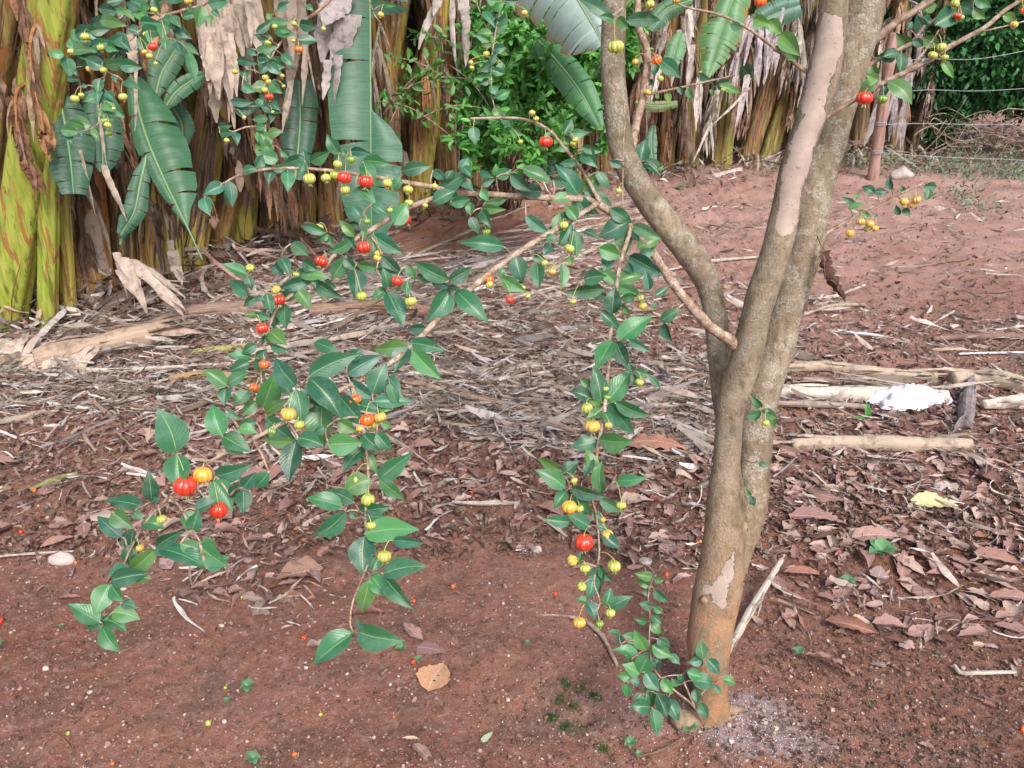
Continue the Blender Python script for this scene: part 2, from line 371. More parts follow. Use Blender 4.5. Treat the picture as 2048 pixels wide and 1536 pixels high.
F = np.stack([idx[:-1, :-1], idx[:-1, 1:], idx[1:, 1:], idx[1:, :-1]], -1).reshape(-1, 4)
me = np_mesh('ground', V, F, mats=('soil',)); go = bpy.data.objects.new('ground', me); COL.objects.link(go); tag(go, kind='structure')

# ------------------------------------------------------------------ the fruit tree: stems
PEEL = [[(1536 + a / 3, b / 3) for a, b in [(300,170),(340,60),(380,90),(440,100),(462,130),(455,270),(430,330),(400,440),(350,600),(340,720),(300,800),(250,1000),(210,1150),(180,1320),(140,1400),(90,1425),(60,1410),(50,1330),(55,1220),(80,1080),(120,900),(160,780),(215,690),(200,640),(215,560),(250,400),(290,220)]],
        [(1024 + a / 3, 1024 + b / 3) for a, b in [(1340,230),(1335,350),(1305,450),(1295,560),(1265,575),(1205,545),(1190,500),(1150,505),(1138,470),(1150,435),(1200,430),(1250,380),(1285,310)]]]
def poly_sd(x, y, poly):
    d = 1e9; ins = False; n = len(poly); j = n - 1
    for i in range(n):
        x1, y1 = poly[j]; x2, y2 = poly[i]
        if (y1 > y) != (y2 > y) and x < (x2 - x1) * (y - y1) / (y2 - y1 + 1e-9) + x1: ins = not ins
        dx, dy = x2 - x1, y2 - y1; t = max(0, min(1, ((x - x1) * dx + (y - y1) * dy) / (dx * dx + dy * dy + 1e-9)))
        d = min(d, math.hypot(x - x1 - t * dx, y - y1 - t * dy)); j = i
    return d if ins else -d
def bark_tint(lich, which=None, orange=1.0):
    def f(pt, nv, t):
        x, y, z = PX(pt); m = 0.0
        if nv.dot((C0 - pt).normalized()) > -.15 and which is not None:
            for k in which:
                m = max(m, max(0, min(1, .5 + poly_sd(x, y, PEEL[k]) / 26)))
        h = pt.z
        return (m, lich * max(0, min(1, (h - .05) / .5)), orange * max(0, min(1, (.62 - h) / .35)))
    return f
def stem_pts(rows): return [P(x, y, z) for x, y, z, r in rows], [r / FPX * z / 2 for x, y, z, r in rows]   # r = apparent width
SB = P(1422, 1440, 1.79); SB_off = 0
tree = empty('surinam_cherry_tree', (TRX, TRY, GOFF), 'multi-stemmed fruit tree with patchy smooth bark, glossy leaves and ribbed red, orange and green cherries', 'fruit tree')
def part(name, mb, mats, parent, label=None):
    o = mb.build(name, mats, parent)
    if label: o['label'] = label
    return o
front = [(1416,1466,1.80,104),(1419,1440,1.79,84),(1421,1360,1.765,72),(1418,1290,1.75,84),(1434,1190,1.73,92),(1446,1110,1.715,84),(1450,1024,1.70,78),(1452,965,1.69,66),(1454,920,1.68,54),(1462,812,1.64,56),(1493,712,1.60,60),(1517,612,1.57,58),(1552,500,1.54,58),(1566,440,1.53,56),(1590,333,1.50,54),(1633,200,1.47,60),(1657,100,1.45,62),(1668,10,1.43,54),(1684,-140,1.38,50),(1700,-420,1.30,42)]
back = [(1425,1462,1.83,50),(1428,1400,1.81,50),(1428,1300,1.79,50),(1450,1190,1.765,50),(1478,1100,1.755,56),(1500,1024,1.75,62),(1508,930,1.73,66),(1517,812,1.71,70),(1546,712,1.69,72),(1578,600,1.66,72),(1604,500,1.64,76),(1622,410,1.62,76),(1648,300,1.60,76),(1680,200,1.58,72),(1703,120,1.56,72),(1726,20,1.54,80),(1750,-120,1.5,62),(1800,-420,1.42,50)]
left = [(1462,900,1.72,36),(1450,830,1.71,40),(1443,760,1.70,44),(1437,690,1.695,47),(1430,620,1.69,46),(1410,555,1.685,52),(1376,500,1.68,56),(1330,445,1.67,55),(1293,392,1.66,54),(1262,345,1.65,54),(1243,290,1.64,50),(1234,233,1.63,49),(1226,133,1.62,50),(1229,0,1.60,48),(1236,-150,1.56,44),(1210,-420,1.5,36)]
for nm, rows, lich, wh, orr in (('trunk', front, .45, (0, 1), 1.0), ('stem', back, 1.0, (1,), .8), ('stem', left, .8, None, .0)):
    pts, rad = stem_pts(rows); mb = MB()
    mb.tube(pts, rad, n=56, steps=560 if nm == 'trunk' else 420, bump=.10, bfreq=14, tintf=bark_tint(lich, wh, orr))
    part(nm, mb, 'bark', tree)
# knots and root flare
for x, y, z, dx, r in ((1482,1050,1.68,6,15),(1470,688,1.585,-6,16),(1410,1200,1.69,-4,12)):
    mb = MB(); a = P(x, y, z + .012); b = P(x + dx, y - 4, z - .002); rr = r / FPX * z
    mb.tube([a, (a + b) / 2, b], [rr, rr * .8, rr * .25], n=14, bump=.35, bfreq=60, tint=(0, .4, .5)); part('knot', mb, 'bark', tree)
for x0, y0, x1, y1, r in ((1412,1430,1372,1462,11),(1432,1436,1470,1450,10),(1420,1446,1405,1478,12),(1440,1420,1490,1438,7)):
    mb = MB(); a = P(x0, y0, 1.77); g = ground_pt(x1, y1, -.008); mid = (a + g) / 2 + Vector((0, 0, .004))
    mb.tube([a, mid, g], [r * .0019, r * .0015, r * .0007], n=14, bump=.2, bfreq=40, tint=(0, .3, .35)); part('root', mb, 'bark', tree)
# the old stump between the root and the suckers
mb = MB(); a = P(1372, 1452, 1.77)
mb.tube([ground_pt(1390, 1462, -.02), P(1368, 1440, 1.75), P(1350, 1425, 1.75)], [.026, .026, .018], n=20, bump=.25, bfreq=40, tint=(0, .3, .35))
part('stump', mb, 'bark', tree)
# ------------------------------------------------------------------ branches as read off the photograph: (px, py, depth, radius mm)
BR = {
'A': [(1478,690,1.60,12),(1425,655,1.57,10.5),(1370,605,1.54,9.5),(1330,545,1.52,8.5),(1300,495,1.50,8),(1240,435,1.48,7.5),(1180,402,1.46,7),(1100,395,1.44,6),(970,388,1.40,5.5),(900,385,1.38,5),(860,372,1.36,4.5),(770,358,1.34,3.6),(700,345,1.33,3.2),(620,338,1.31,2.7),(540,338,1.30,2.3),(480,350,1.29,1.9),(445,368,1.285,1.4)],
'B': [(1195,408,1.46,6),(1130,450,1.42,6),(1040,500,1.37,6),(960,560,1.32,5.8),(880,635,1.26,5.6),(820,690,1.21,5),(760,740,1.17,4.5),(650,797,1.12,4),(560,850,1.08,3.4),(480,892,1.05,3),(420,925,1.02,2.6),(340,990,.99,2.2),(290,1045,.975,1.9),(262,1100,.965,1.6),(235,1165,.955,1.4),(202,1240,.945,1.1)],
'C': [(905,384,1.38,4.5),(822,413,1.345,4.4),(785,434,1.335,4.2),(742,463,1.32,4),(712,478,1.31,3.8),(669,512,1.295,3.4),(640,545,1.28,3),(592,585,1.26,2.6),(552,620,1.245,2.2),(532,680,1.22,1.9),(522,745,1.20,1.6),(528,800,1.18,1.2)],
'D': [(1262,455,1.46,4),(1240,530,1.44,4),(1226,625,1.41,3.6),(1222,670,1.39,3.6),(1217,725,1.37,3.4),(1213,770,1.36,3.3),(1207,832,1.34,3.1),(1197,885,1.32,2.8),(1192,932,1.31,2.5),(1184,992,1.29,2.1),(1192,1030,1.28,1.8),(1198,1084,1.265,1.6),(1199,1114,1.26,1.5),(1188,1165,1.245,1.3),(1199,1204,1.235,1.1),(1182,1246,1.225,.8)],
'E': [(702,770,1.14,2.6),(722,850,1.12,2.5),(733,905,1.105,2.3),(736,950,1.10,2.1),(733,1000,1.085,1.9),(733,1060,1.07,1.8),(742,1105,1.06,1.7),(728,1148,1.045,1.5),(705,1205,1.03,1.4),(700,1245,1.02,1.2),(707,1266,1.015,.9)],
'G': [(940,238,1.44,2),(1024,237,1.44,2.4),(1064,243,1.44,2.6),(1100,263,1.44,2.8),(1127,293,1.45,3),(1164,342,1.45,3.3),(1200,405,1.455,3.6)],
'H': [(1218,148,1.5,1.0),(1232,180,1.5,1.1),(1248,212,1.5,1.2),(1247,300,1.49,1.3),(1244,420,1.48,1.4)],
'I': [(470,-90,1.72,4.5),(417,0,1.72,3.8),(367,20,1.72,3.4),(333,32,1.72,3),(285,60,1.71,2.6),(233,107,1.70,2.2),(213,140,1.69,1.9),(200,200,1.68,1.5),(196,247,1.67,1.2),(168,262,1.665,.9)],
'I2': [(333,32,1.72,2.2),(270,25,1.72,1.8),(220,50,1.72,1.5),(170,95,1.72,1.2),(140,108,1.72,.9)],
'J': [(720,-80,1.62,4),(652,7,1.62,3.4),(599,47,1.62,3),(555,92,1.61,2.4),(540,130,1.60,2),(533,190,1.59,1.8),(530,240,1.58,1.6),(536,290,1.57,1.4),(552,335,1.56,1.2)],
'J2': [(720,-60,1.6,1.4),(745,20,1.6,1.2),(762,50,1.6,1),(780,95,1.6,.8)],
'K': [(1262,350,1.655,12),(1266,293,1.66,10),(1277,240,1.66,8.6),(1287,183,1.66,8),(1291,105,1.66,7.6),(1278,50,1.65,7),(1272,-30,1.64,6.5),(1260,-250,1.6,5)],
'K2': [(1288,190,1.66,3),(1340,180,1.65,2.6),(1400,166,1.64,2.2),(1470,150,1.63,1.6)],
'L': [(1616,146,1.48,3.6),(1560,105,1.47,3.2),(1500,60,1.46,2.8),(1440,30,1.45,2.3),(1360,8,1.44,1.8),(1340,-30,1.44,1.4)],
'L2': [(1218,38,1.4,1.8),(1255,5,1.39,1.6),(1290,-40,1.38,1.4)],
'M': [(1645,240,1.49,3.2),(1713,200,1.47,4),(1769,163,1.45,4.4),(1826,137,1.43,4.4),(1859,122,1.42,4.2),(1886,103,1.41,4.6),(1966,60,1.39,4.2),(2009,23,1.38,3.8),(2060,-10,1.37,3.4)],
'M2': [(1742,90,1.56,7.5),(1790,48,1.54,7),(1850,8,1.52,6.5),(1920,-50,1.5,6)],
'M3': [(1728,138,1.56,5),(1770,113,1.54,4.4),(1820,87,1.52,4),(1850,55,1.5,3.6),(1886,28,1.49,3.2),(1930,-10,1.47,2.8)],
'M4': [(1790,158,1.45,2.4),(1830,125,1.43,2),(1862,85,1.42,1.6),(1878,60,1.41,1.3)],
'M5': [(1966,62,1.39,1.4),(2010,52,1.385,1.3),(2060,40,1.38,1.2)],
'N': [(1618,515,1.66,4.4),(1645,475,1.66,3.8),(1690,445,1.65,3.4),(1760,405,1.64,3),(1800,388,1.63,2.4),(1850,366,1.62,1.5),(1868,360,1.62,1.1)],
'S': [(1008,-40,1.62,2.2),(1000,20,1.62,2),(988,80,1.61,1.9),(983,140,1.60,1.7),(984,196,1.59,1.2)],
'S2': [(940,-30,1.62,1.2),(975,60,1.62,1),(1010,100,1.61,.9)],
'O': [(1484,756,1.66,2),(1504,805,1.6,1.3),(1520,822,1.57,1)],
'O2': [(1484,918,1.67,1.2),(1504,925,1.62,1),(1516,922,1.6,.8)],
'O3': [(1478,960,1.68,1),(1494,985,1.64,.9)],
'Q': [(1405,1442,1.74,3),(1385,1410,1.71,2.8),(1345,1378,1.66,2.2),(1310,1340,1.62,2),(1298,1290,1.59,1.8),(1300,1240,1.57,1.5),(1296,1190,1.56,1.2),(1306,1155,1.55,.9)],
'Q2': [(1398,1430,1.73,2.4),(1376,1385,1.70,2.2),(1366,1350,1.68,1.8),(1392,1330,1.66,1.4),(1410,1310,1.65,1)],
'Q3': [(1366,1350,1.68,1.6),(1335,1352,1.65,1.4),(1300,1370,1.62,1.2),(1290,1400,1.6,1)],
'Q4': [(1392,1400,1.72,2),(1420,1370,1.69,1.5),(1436,1360,1.67,1)],
}
BOBJ = {}
for k, rows in BR.items():
    mb = MB(); pts = [P(x, y, z) for x, y, z, r in rows]
    pts = [p + Vector((random.gauss(0, 1), random.gauss(0, 1), random.gauss(0, 1))) * r * .00025 for p, (_, _, _, r) in zip(pts, rows)]
    mb.tube(pts, [r * (.00085 if k == 'B' else .001) for _, _, _, r in rows], n=14, steps=len(rows) * 10, bump=.22, bfreq=70)
    BOBJ[k] = mb
# samples for finding the nearest branch in the picture
BS = []
for k, rows in BR.items():
    c = catmull([np.array(r, float) for r in rows], len(rows) * 8)
    for a in c: BS.append((a[0], a[1], a[2], k))
BSx = np.array([b[0] for b in BS]); BSy = np.array([b[1] for b in BS])
def near(px, py, pref=None):
    d = np.hypot(BSx - px, BSy - py)
    i = int(np.argmin(d)); return BS[i], float(d[i])
# leaves: (tile origin) base x, y, tip x, y, apparent width - in thirds of a photo pixel from the tile's corner
LV = {(512,0): "500,920,430,810,65;500,925,470,985,60;305,1000,285,895,50;325,970,440,908,60;295,945,160,985,55;290,975,270,1040,65;190,1030,190,1150,68;95,1015,75,1100,72;100,1020,190,990,40;100,990,38,850,75;0,1010,40,930,55;150,900,200,940,40;540,940,520,900,50;565,910,695,928,40;640,965,800,985,60;640,975,720,1115,75;870,1030,810,1000,35;880,1030,1048,1000,70;870,1065,830,1140,80;1060,1020,1140,1075,45;1140,1075,1180,1025,50;1130,1130,1265,1050,85;1200,1080,1300,1145,50;1240,1000,1290,1060,50;1225,1030,1275,950,60;1125,1135,1115,1205,50;1170,1140,1215,1250,78;1340,1030,1430,1065,32;1350,1110,1430,1075,42;1440,1060,1440,985,62;1440,1065,1530,1020,70;1350,1135,1395,1205,60;595,1130,715,1225,75;635,1310,580,1240,62;620,1350,548,1345,45;700,1225,790,1290,50;830,1350,905,1220,88;650,1430,645,1370,62;590,1420,505,1325,52;530,1410,590,1490,62;420,1395,275,1355,48;430,1400,370,1440,62;440,1420,460,1480,60;705,1410,872,1512,85;690,1420,700,1536,65;210,1460,310,1530,85;1285,1290,1285,1215,48;1285,1300,1335,1398,55;1350,1250,1495,1257,42;1350,1260,1410,1365,58;1490,1480,1235,1460,78;1375,1215,1500,1195,35;1440,590,1510,555,45;1430,640,1475,700,55;1530,760,1485,670,62;1425,60,1480,20,50;1440,110,1380,90,45;1420,200,1330,215,35;1415,260,1360,275,40;1425,300,1490,290,45;1410,380,1340,420,40;1415,420,1480,440,50;1400,480,1350,500,40;1445,20,1390,0,45;1430,160,1490,150,45;1405,520,1440,570,40;0,300,110,280,35;10,345,75,355,38;100,340,145,395,42;60,400,120,430,45;90,120,70,85,40;80,125,185,130,38;150,170,195,190,38;250,240,355,243,42;90,490,150,550,62;20,440,70,380,35;0,640,40,600,52;70,610,135,655,38;0,760,55,765,38;300,30,340,60,45;770,30,828,35,22;1400,250,1320,215,30;1360,70,1420,150,30;0,200,80,140,36;130,60,190,20,40;20,560,90,600,38;30,850,95,905,55",
(0,0): "385,330,305,325,42;470,300,545,365,75;450,300,425,240,48;490,250,440,190,42;560,180,470,200,62;540,190,640,180,48;600,120,740,150,55;700,70,605,55,58;640,20,730,0,42;790,30,888,75,48;740,60,800,120,32;950,60,920,-10,62;840,130,955,140,52;980,100,1045,165,65;1040,160,1135,222,52;770,170,850,200,65;680,215,772,295,68;640,270,700,300,52;650,260,740,210,42;470,330,550,405,75;600,470,590,550,75;440,420,460,450,45;400,475,472,480,25;490,520,522,515,25;600,590,520,607,38;640,550,682,603,52;680,450,690,490,55;740,490,832,535,38;610,660,590,712,52;620,620,668,662,58;640,700,680,715,30;365,780,462,790,55;400,800,430,855,48;510,760,420,730,35;460,770,490,812,28;550,770,592,835,28;1060,250,1090,310,62;1100,270,1182,322,32;1000,230,1000,292,72;1130,310,1165,470,45;1350,1110,1225,1170,65;1225,1185,1260,1290,82;1460,1030,1540,1010,62;1420,360,1530,380,35;1450,510,1520,545,45;1475,420,1480,482,55;1380,605,1500,610,32;1410,660,1500,668,60;1310,760,1382,755,32;1320,800,1392,800,36;1400,790,1420,862,36;1260,90,1260,142,46;1270,60,1312,100,40;560,230,480,260,45;840,60,770,20,40;900,180,850,240,50;720,120,650,130,40;560,320,500,330,45;700,330,740,380,40;500,400,530,350,40;1490,300,1536,330,38",
(512,512): "150,10,205,115,62;100,60,172,112,48;280,30,370,82,70;265,120,437,135,58;325,147,140,190,68;345,150,515,245,70;410,150,482,192,70;460,130,540,0,78;530,10,600,80,70;605,50,757,60,48;590,80,590,250,98;755,0,880,112,72;720,80,850,102,48;790,190,760,78,95;785,200,700,252,78;790,215,880,417,98;910,60,952,142,70;1155,145,958,38,82;1155,150,1290,70,68;960,120,1082,147,42;1160,205,1030,382,110;1200,205,1387,395,98;1160,180,1060,160,38;1150,190,1220,200,32;905,150,907,242,48;820,180,880,170,55;245,205,140,262,62;250,205,327,312,78;65,220,95,342,62;0,250,52,262,52;130,310,108,430,55;170,285,180,432,72;80,450,180,532,92;0,350,82,370,52;0,600,65,560,72;85,540,202,565,38;60,470,35,532,38;350,520,500,582,62;315,720,602,597,115;540,710,752,600,88;240,785,123,620,100;320,730,502,965,128;240,800,270,1002,100;700,825,780,648,105;695,850,550,733,78;790,720,870,822,62;700,872,932,872,68;915,542,717,557,82;915,520,1127,567,68;915,550,838,692,88;935,560,1106,732,98;40,910,112,700,112;55,940,200,855,58;60,970,245,1112,95;230,1112,45,1095,55;240,1115,200,1347,108;250,1092,397,1140,88;400,870,410,1132,140;430,1130,627,1120,122;500,840,642,1012,102;490,990,602,1052,92;610,890,732,930,62;640,1070,752,1172,98;720,1060,812,1162,72;750,1000,812,1030,52;650,1150,528,1297,72;655,1160,727,1302,52;735,1340,927,1188,92;740,1340,882,1457,68;690,1340,520,1422,112;590,1480,430,1408,68;520,1502,308,1458,88;620,1530,800,1505,85;730,900,817,922,55;0,620,45,722,65;150,760,222,842,85;300,880,400,910,72;270,790,335,842,52;1465,130,1480,65,52;1480,150,1540,200,52;80,1300,0,1382,90;420,1030,350,1060,60;800,760,850,900,60;560,620,640,560,60;460,560,350,520,50",
(0,512): "1490,115,1335,50,58;1485,120,1510,202,68;1490,240,1380,150,72;1536,250,1465,300,72;1536,350,1465,355,32;1536,530,1455,582,62;1510,600,1375,590,52;1500,640,1380,692,68;1360,780,1228,685,78;1365,775,1492,700,62;1355,785,1345,897,88;1490,800,1403,887,78;1536,870,1455,952,102;1335,1082,1280,903,110;1350,930,1442,980,42;1335,1078,1502,1172,88;1345,1130,1462,1190,52;1536,1000,1440,1010,62;1060,1182,950,928,168;1060,1190,1080,1402,145;1290,1322,1502,1250,90;1280,1345,1390,1522,110;910,1472,890,1290,78;905,1482,962,1450,32;860,1505,638,1470,72;1170,1520,1302,1472,72;1460,1392,1532,1300,92;1460,1400,1460,1540,108;1380,1440,1450,1370,62;1430,1030,1536,1062,60",
(1024,512): "20,0,60,152,92;120,0,200,20,42;150,45,160,192,78;300,45,290,197,52;345,0,357,62,52;590,0,550,92,82;625,172,520,73,62;620,160,772,125,78;555,190,328,212,72;430,140,562,120,80;600,350,620,193,98;565,240,475,220,48;640,185,802,272,62;690,40,730,102,82;740,240,650,252,62;700,0,897,102,98;820,210,800,88,52;850,240,942,178,42;840,320,862,280,62;890,395,1007,323,58;910,405,962,512,52;525,330,652,452,48;630,510,832,373,98;605,505,508,687,88;625,515,702,667,78;700,505,827,572,32;735,692,827,715,55;770,770,715,710,62;820,720,887,792,22;535,882,490,668,88;560,885,707,688,104;480,862,353,815,68;465,780,410,740,32;545,900,470,870,65;540,925,443,982,52;550,935,612,1042,48;580,885,727,1062,88;620,875,822,952,68;545,720,520,710,42;520,1100,717,1107,98;515,1110,362,1142,88;500,1312,440,1158,62;320,1392,148,1290,88;290,1290,163,1213,58;300,1310,397,1233,68;325,1410,253,1512,62;350,1390,562,1442,62;540,1422,545,1238,74;620,1350,802,1330,58;365,1430,472,1538,78;525,1455,662,1532,62;1500,910,1430,828,42;1495,950,1400,957,55;1430,1440,1403,1390,32;1430,1440,1457,1502,42;1480,1240,1538,1262,55;1500,930,1540,940,50;720,690,700,640,40;660,300,700,350,40",
(1536,512): "-10,910,42,1032,55;-12,940,62,972,42",
(0,1024): "670,0,795,92,112;730,152,593,33,78;795,102,770,247,98;800,0,857,47,52;850,60,982,100,88;935,212,1102,113,72;940,217,778,357,82;950,217,1242,352,92;1080,190,1232,252,72;930,220,1012,257,52;760,200,790,322,72;770,330,653,372,72;665,412,877,373,98;800,400,907,400,66;660,430,578,612,112;670,440,742,532,64;600,662,418,558,90;610,640,752,717,88;670,600,832,642,110;730,550,817,577,52;615,690,722,832,78;1200,180,1302,242,82;1190,200,1362,322,98;1150,110,1190,-10,90;1100,0,1192,117,98;1240,342,1372,272,82",
(512,1024): "540,0,348,132,92;600,40,560,0,70;640,10,782,27,52;650,130,962,108,122;820,170,1002,187,48;650,145,650,377,134;740,270,698,362,62;760,370,1018,330,98;765,385,937,572,84;690,380,792,507,92;680,405,635,592,88;585,722,362,903,118;605,717,878,767,128;620,690,600,640,30",
(1024,1024): "470,90,330,8,72;350,60,198,40,62;480,0,542,52,52;510,80,577,102,52;540,130,642,217,64;400,310,415,238,42;525,310,525,492,78;500,360,453,522,64;450,540,383,520,42;450,535,497,642,58;560,562,590,458,58;570,577,718,508,64;845,390,748,370,48;850,402,907,410,48;845,450,753,403,32;850,465,932,532,42;830,490,783,480,32;840,572,768,550,42;850,570,902,602,34;835,620,892,667,48;810,660,743,640,32;830,670,887,722,48;650,732,578,720,22;650,790,640,720,62;750,770,670,740,62;805,827,743,718,62;870,760,942,802,52;840,800,947,862,84;950,850,1002,907,38;760,852,618,835,48;700,900,700,850,62;765,967,832,838,78;850,920,882,880,62;850,940,892,890,62;765,970,670,920,62;720,990,638,980,48;770,1035,708,1000,52;690,1030,690,1102,82;780,1090,730,1130,62;800,960,872,1062,84;850,1010,835,1162,64;830,1172,718,1165,78;870,1090,922,1212,78;845,1180,867,1322,62;930,1120,992,1237,64;1145,882,1133,778,62;1170,880,1237,962,58;1140,890,1063,900,62;1110,930,1110,828,55;1050,960,1137,990,72;1020,970,1008,1022,58;1080,1012,1202,1040,78;1100,1060,1110,1142,52;1210,1042,1252,1082,68;1260,1002,1332,1030,48;1130,1142,1167,1232,48;1000,1040,960,1000,60;900,1000,960,1080,60;760,1100,820,1140,60",
(1024,0): "60,1010,237,1097,64;-10,1045,117,1142,64;245,1082,330,1090,52;395,1172,263,998,88;405,1167,512,1033,114;510,1030,582,1142,52;415,880,552,905,48;430,900,522,1012,88;310,800,360,710,66;330,800,467,795,48;320,820,362,862,48;0,780,72,812,32;360,1190,223,1212,56;430,1147,592,1232,78;380,1190,452,1302,84;430,1210,522,1282,52;390,1322,320,1238,62;360,1340,278,1482,78;255,1392,285,1278,48;80,1292,222,1393,64;200,1430,272,1430,52;370,1380,385,1538,68;240,1460,188,1532,52;590,1250,712,1332,68;690,1332,528,1417,104;660,1370,680,1522,88;430,1385,517,1432,38;725,1350,892,1430,64;720,1370,760,1442,62;750,1492,877,1430,82;760,1536,852,1508,62;520,1490,652,1538,92;770,975,800,838,84;730,1000,613,950,48;735,1015,842,1015,52;800,965,892,1057,74;700,1080,767,1050,48;740,1100,787,1167,28;870,1010,912,990,42;580,970,682,1010,42;600,120,400,-5,64;610,120,520,98,52;630,110,702,172,62;680,122,892,120,64;890,360,1012,472,84;870,380,850,462,84;820,480,852,522,64;880,590,860,558,42;930,560,942,622,40;1000,520,1020,572,52;1050,530,1087,592,42;1110,440,1212,502,38;1220,520,1312,478,54;1240,510,1372,557,46;1200,530,1210,577,56;1450,110,1540,142,52;1310,150,1372,172,52",
(1536,0): "0,120,72,192,85;70,200,172,312,72;110,310,162,357,52;30,290,92,300,26;650,490,558,562,84;720,490,837,605,70;690,500,702,562,48;660,480,598,450,42;870,280,783,208,52;930,230,1012,272,72;940,200,900,108,52;835,180,862,138,62;1000,150,1122,78,84;940,60,1012,28,62;1140,30,1222,72,64;1230,50,1292,102,52;1240,0,1322,37,42;1410,90,1472,122,52;920,100,1002,162,32;1040,360,1102,452,38;870,240,922,272,52;640,1150,717,1150,66;640,1160,560,1120,55;740,1140,728,1048,38;550,1170,513,1180,32;520,1222,443,1178,32;480,1250,582,1220,34;820,1150,800,1108,38;930,1120,1012,1120,54;950,1200,970,1128,62;790,1290,770,1228,56;810,1250,852,1302,42;540,1265,622,1302,36;640,1300,662,1300,24"}
FR = {(0,0): "917,280,62,r;870,205,35,l;897,335,42,l;868,312,35,d;512,220,55,l;605,285,48,l;425,310,40,l;575,375,42,y;540,412,48,y;620,420,42,l;450,592,54,l;487,570,36,l;738,580,52,l;632,725,46,g;647,750,42,l;652,800,46,g;680,652,30,g;935,380,28,g;1410,430,40,y;1360,842,36,l;1465,705,26,l;1130,5,50,y;925,60,42,l",
(512,0): "257,295,52,o;228,142,38,l;405,172,30,l;112,160,36,l;72,256,36,l;225,245,28,l;70,350,36,l;55,465,42,l;75,490,36,y;55,540,42,o;92,552,42,o;80,582,54,r;165,517,24,l;100,672,22,l;155,455,32,l;748,88,40,y;320,1072,76,l;420,1068,60,l;475,1048,62,l;530,1065,88,r;535,1138,62,l;660,1090,92,r;490,985,56,l;570,957,56,g;788,1100,62,l;912,1137,60,l;918,1217,54,l;1072,1117,40,g;1015,1232,36,g;895,1317,74,r;805,1262,36,l;665,1328,48,g;380,1364,50,l;648,1482,94,r;735,1522,50,y;1382,1390,52,g;1382,322,40,o;1290,375,32,l;1295,405,32,l",
(1024,0): "203,850,88,r;120,677,40,g;378,838,40,l;365,862,38,l;75,77,40,y;622,280,100,l;828,25,58,l;870,362,64,o;740,370,42,y;812,556,44,o;985,0,50,y;1490,5,80,o;890,470,42,l;1265,540,32,l;640,1145,38,g;310,1350,56,l;345,1490,62,l;50,850,32,l;145,712,36,l",
(1536,0): "580,590,98,r;688,595,66,g;1040,282,58,l;988,332,60,l;1060,345,44,l;1120,22,56,l;1135,95,52,r;1155,105,44,l;1475,147,50,y;1535,62,52,o;815,1208,54,y;892,1198,54,y;860,1230,44,y;555,1330,52,y;612,1343,52,y;642,1370,44,r;492,1398,54,y;590,1375,38,l",
(0,512): "1500,70,52,l;1525,787,60,o;1215,1313,118,Y;1110,1378,142,r;1310,1522,112,r",
(512,512): "240,110,42,l;120,202,56,y;135,265,82,r;390,32,76,r;728,12,50,y;848,150,72,r;633,240,66,l;928,272,74,l;412,252,40,g;38,434,74,r;48,650,62,o;195,947,92,y;258,1012,66,l;95,1052,50,g;595,862,76,o;668,982,94,o;745,967,78,y;708,1008,66,l;672,1462,84,l;600,1335,88,l;620,1037,42,r;1395,137,64,o;1400,170,50,l;1524,262,56,r",
(1024,512): "195,42,44,g;240,92,50,y;62,192,40,g;95,240,36,g;365,272,42,g;785,300,54,y;770,250,48,l;765,757,56,l;562,795,40,g;570,847,46,g;450,915,76,l;482,1020,98,y;578,1015,46,y;372,1347,46,g;345,1505,92,Y;655,1495,60,l;405,1515,52,l;1522,1000,46,g",
(0,1024): "970,42,64,l;840,215,50,y",
(512,1024): "770,266,90,l;690,80,60,l",
(1024,1024): "433,182,118,r;572,137,74,y;362,290,68,y;438,337,68,l;418,447,60,l;613,325,82,l;405,662,76,y;525,670,52,g;590,605,60,l;545,45,34,y"}
def leaf_mb(mb, base, tip, width, n0, tint, droop=.12, fold=.3, bend=0, pet=None):
    L = (tip - base).length; a = (tip - base) / L; n = (n0 - a * n0.dot(a)).normalized(); b = a.cross(n)
    rows = []; NL = 11; NW = 6; uvs = []; ph = random.uniform(0, 6)
    pk = random.uniform(.36, .44)
    for i in range(NL + 1):
        t = i / NL
        # ovate with a drawn-out tip
        x = t ** .72 if t > 0 else 0
        wv = math.sin(math.pi * min(1, x)) ** .85 if t < 1 else 0
        wv = max(0, wv) * (1 - .28 * max(0, t - .55) / .45 * 1.2)
        wd = width * .5 * max(wv, .0 if t in (0, 1) else .04) * 1.03
        c = base + a * L * t + n * (L * droop * (math.sin(math.pi * t * .9) - .2 * t)) + b * (bend * L * math.sin(math.pi * t))
        row = []
        for j in range(NW + 1):
            s_ = (j / NW) * 2 - 1
            up = abs(s_) * fold * wd + math.sin(t * 9 + ph + s_ * 2) * abs(s_) * wd * .07
            row.append(c + b * (s_ * wd * math.cos(fold * .6)) + n * up)
        rows.append(row); uvs.append([((j / NW), t) for j in range(NW + 1)])
    mb.grid(rows, tint, uvs)
LEAF_COL = [(.027, .128, .054), (.022, .110, .050), (.038, .155, .054), (.024, .122, .066), (.060, .185, .055), (.018, .088, .042)]
leaves = []
NODES = []
def near2(px, py):
    b, d = near(px, py); best = (b, d * 1.0)
    for nb in NODES:
        dd = math.hypot(nb[0] - px, nb[1] - py)
        if dd * 1.15 + 1.5 < best[1]: best = (nb, dd)
    return best
def petiole(mb, p0, p1, r=.0006, sag=.004):
    mid = (p0 + p1) / 2 + Vector((random.gauss(0, .001), random.gauss(0, .001), sag))
    mb.tube([p0, mid, p1], [r * 1.5, r * 1.1, r], n=6, steps=6)
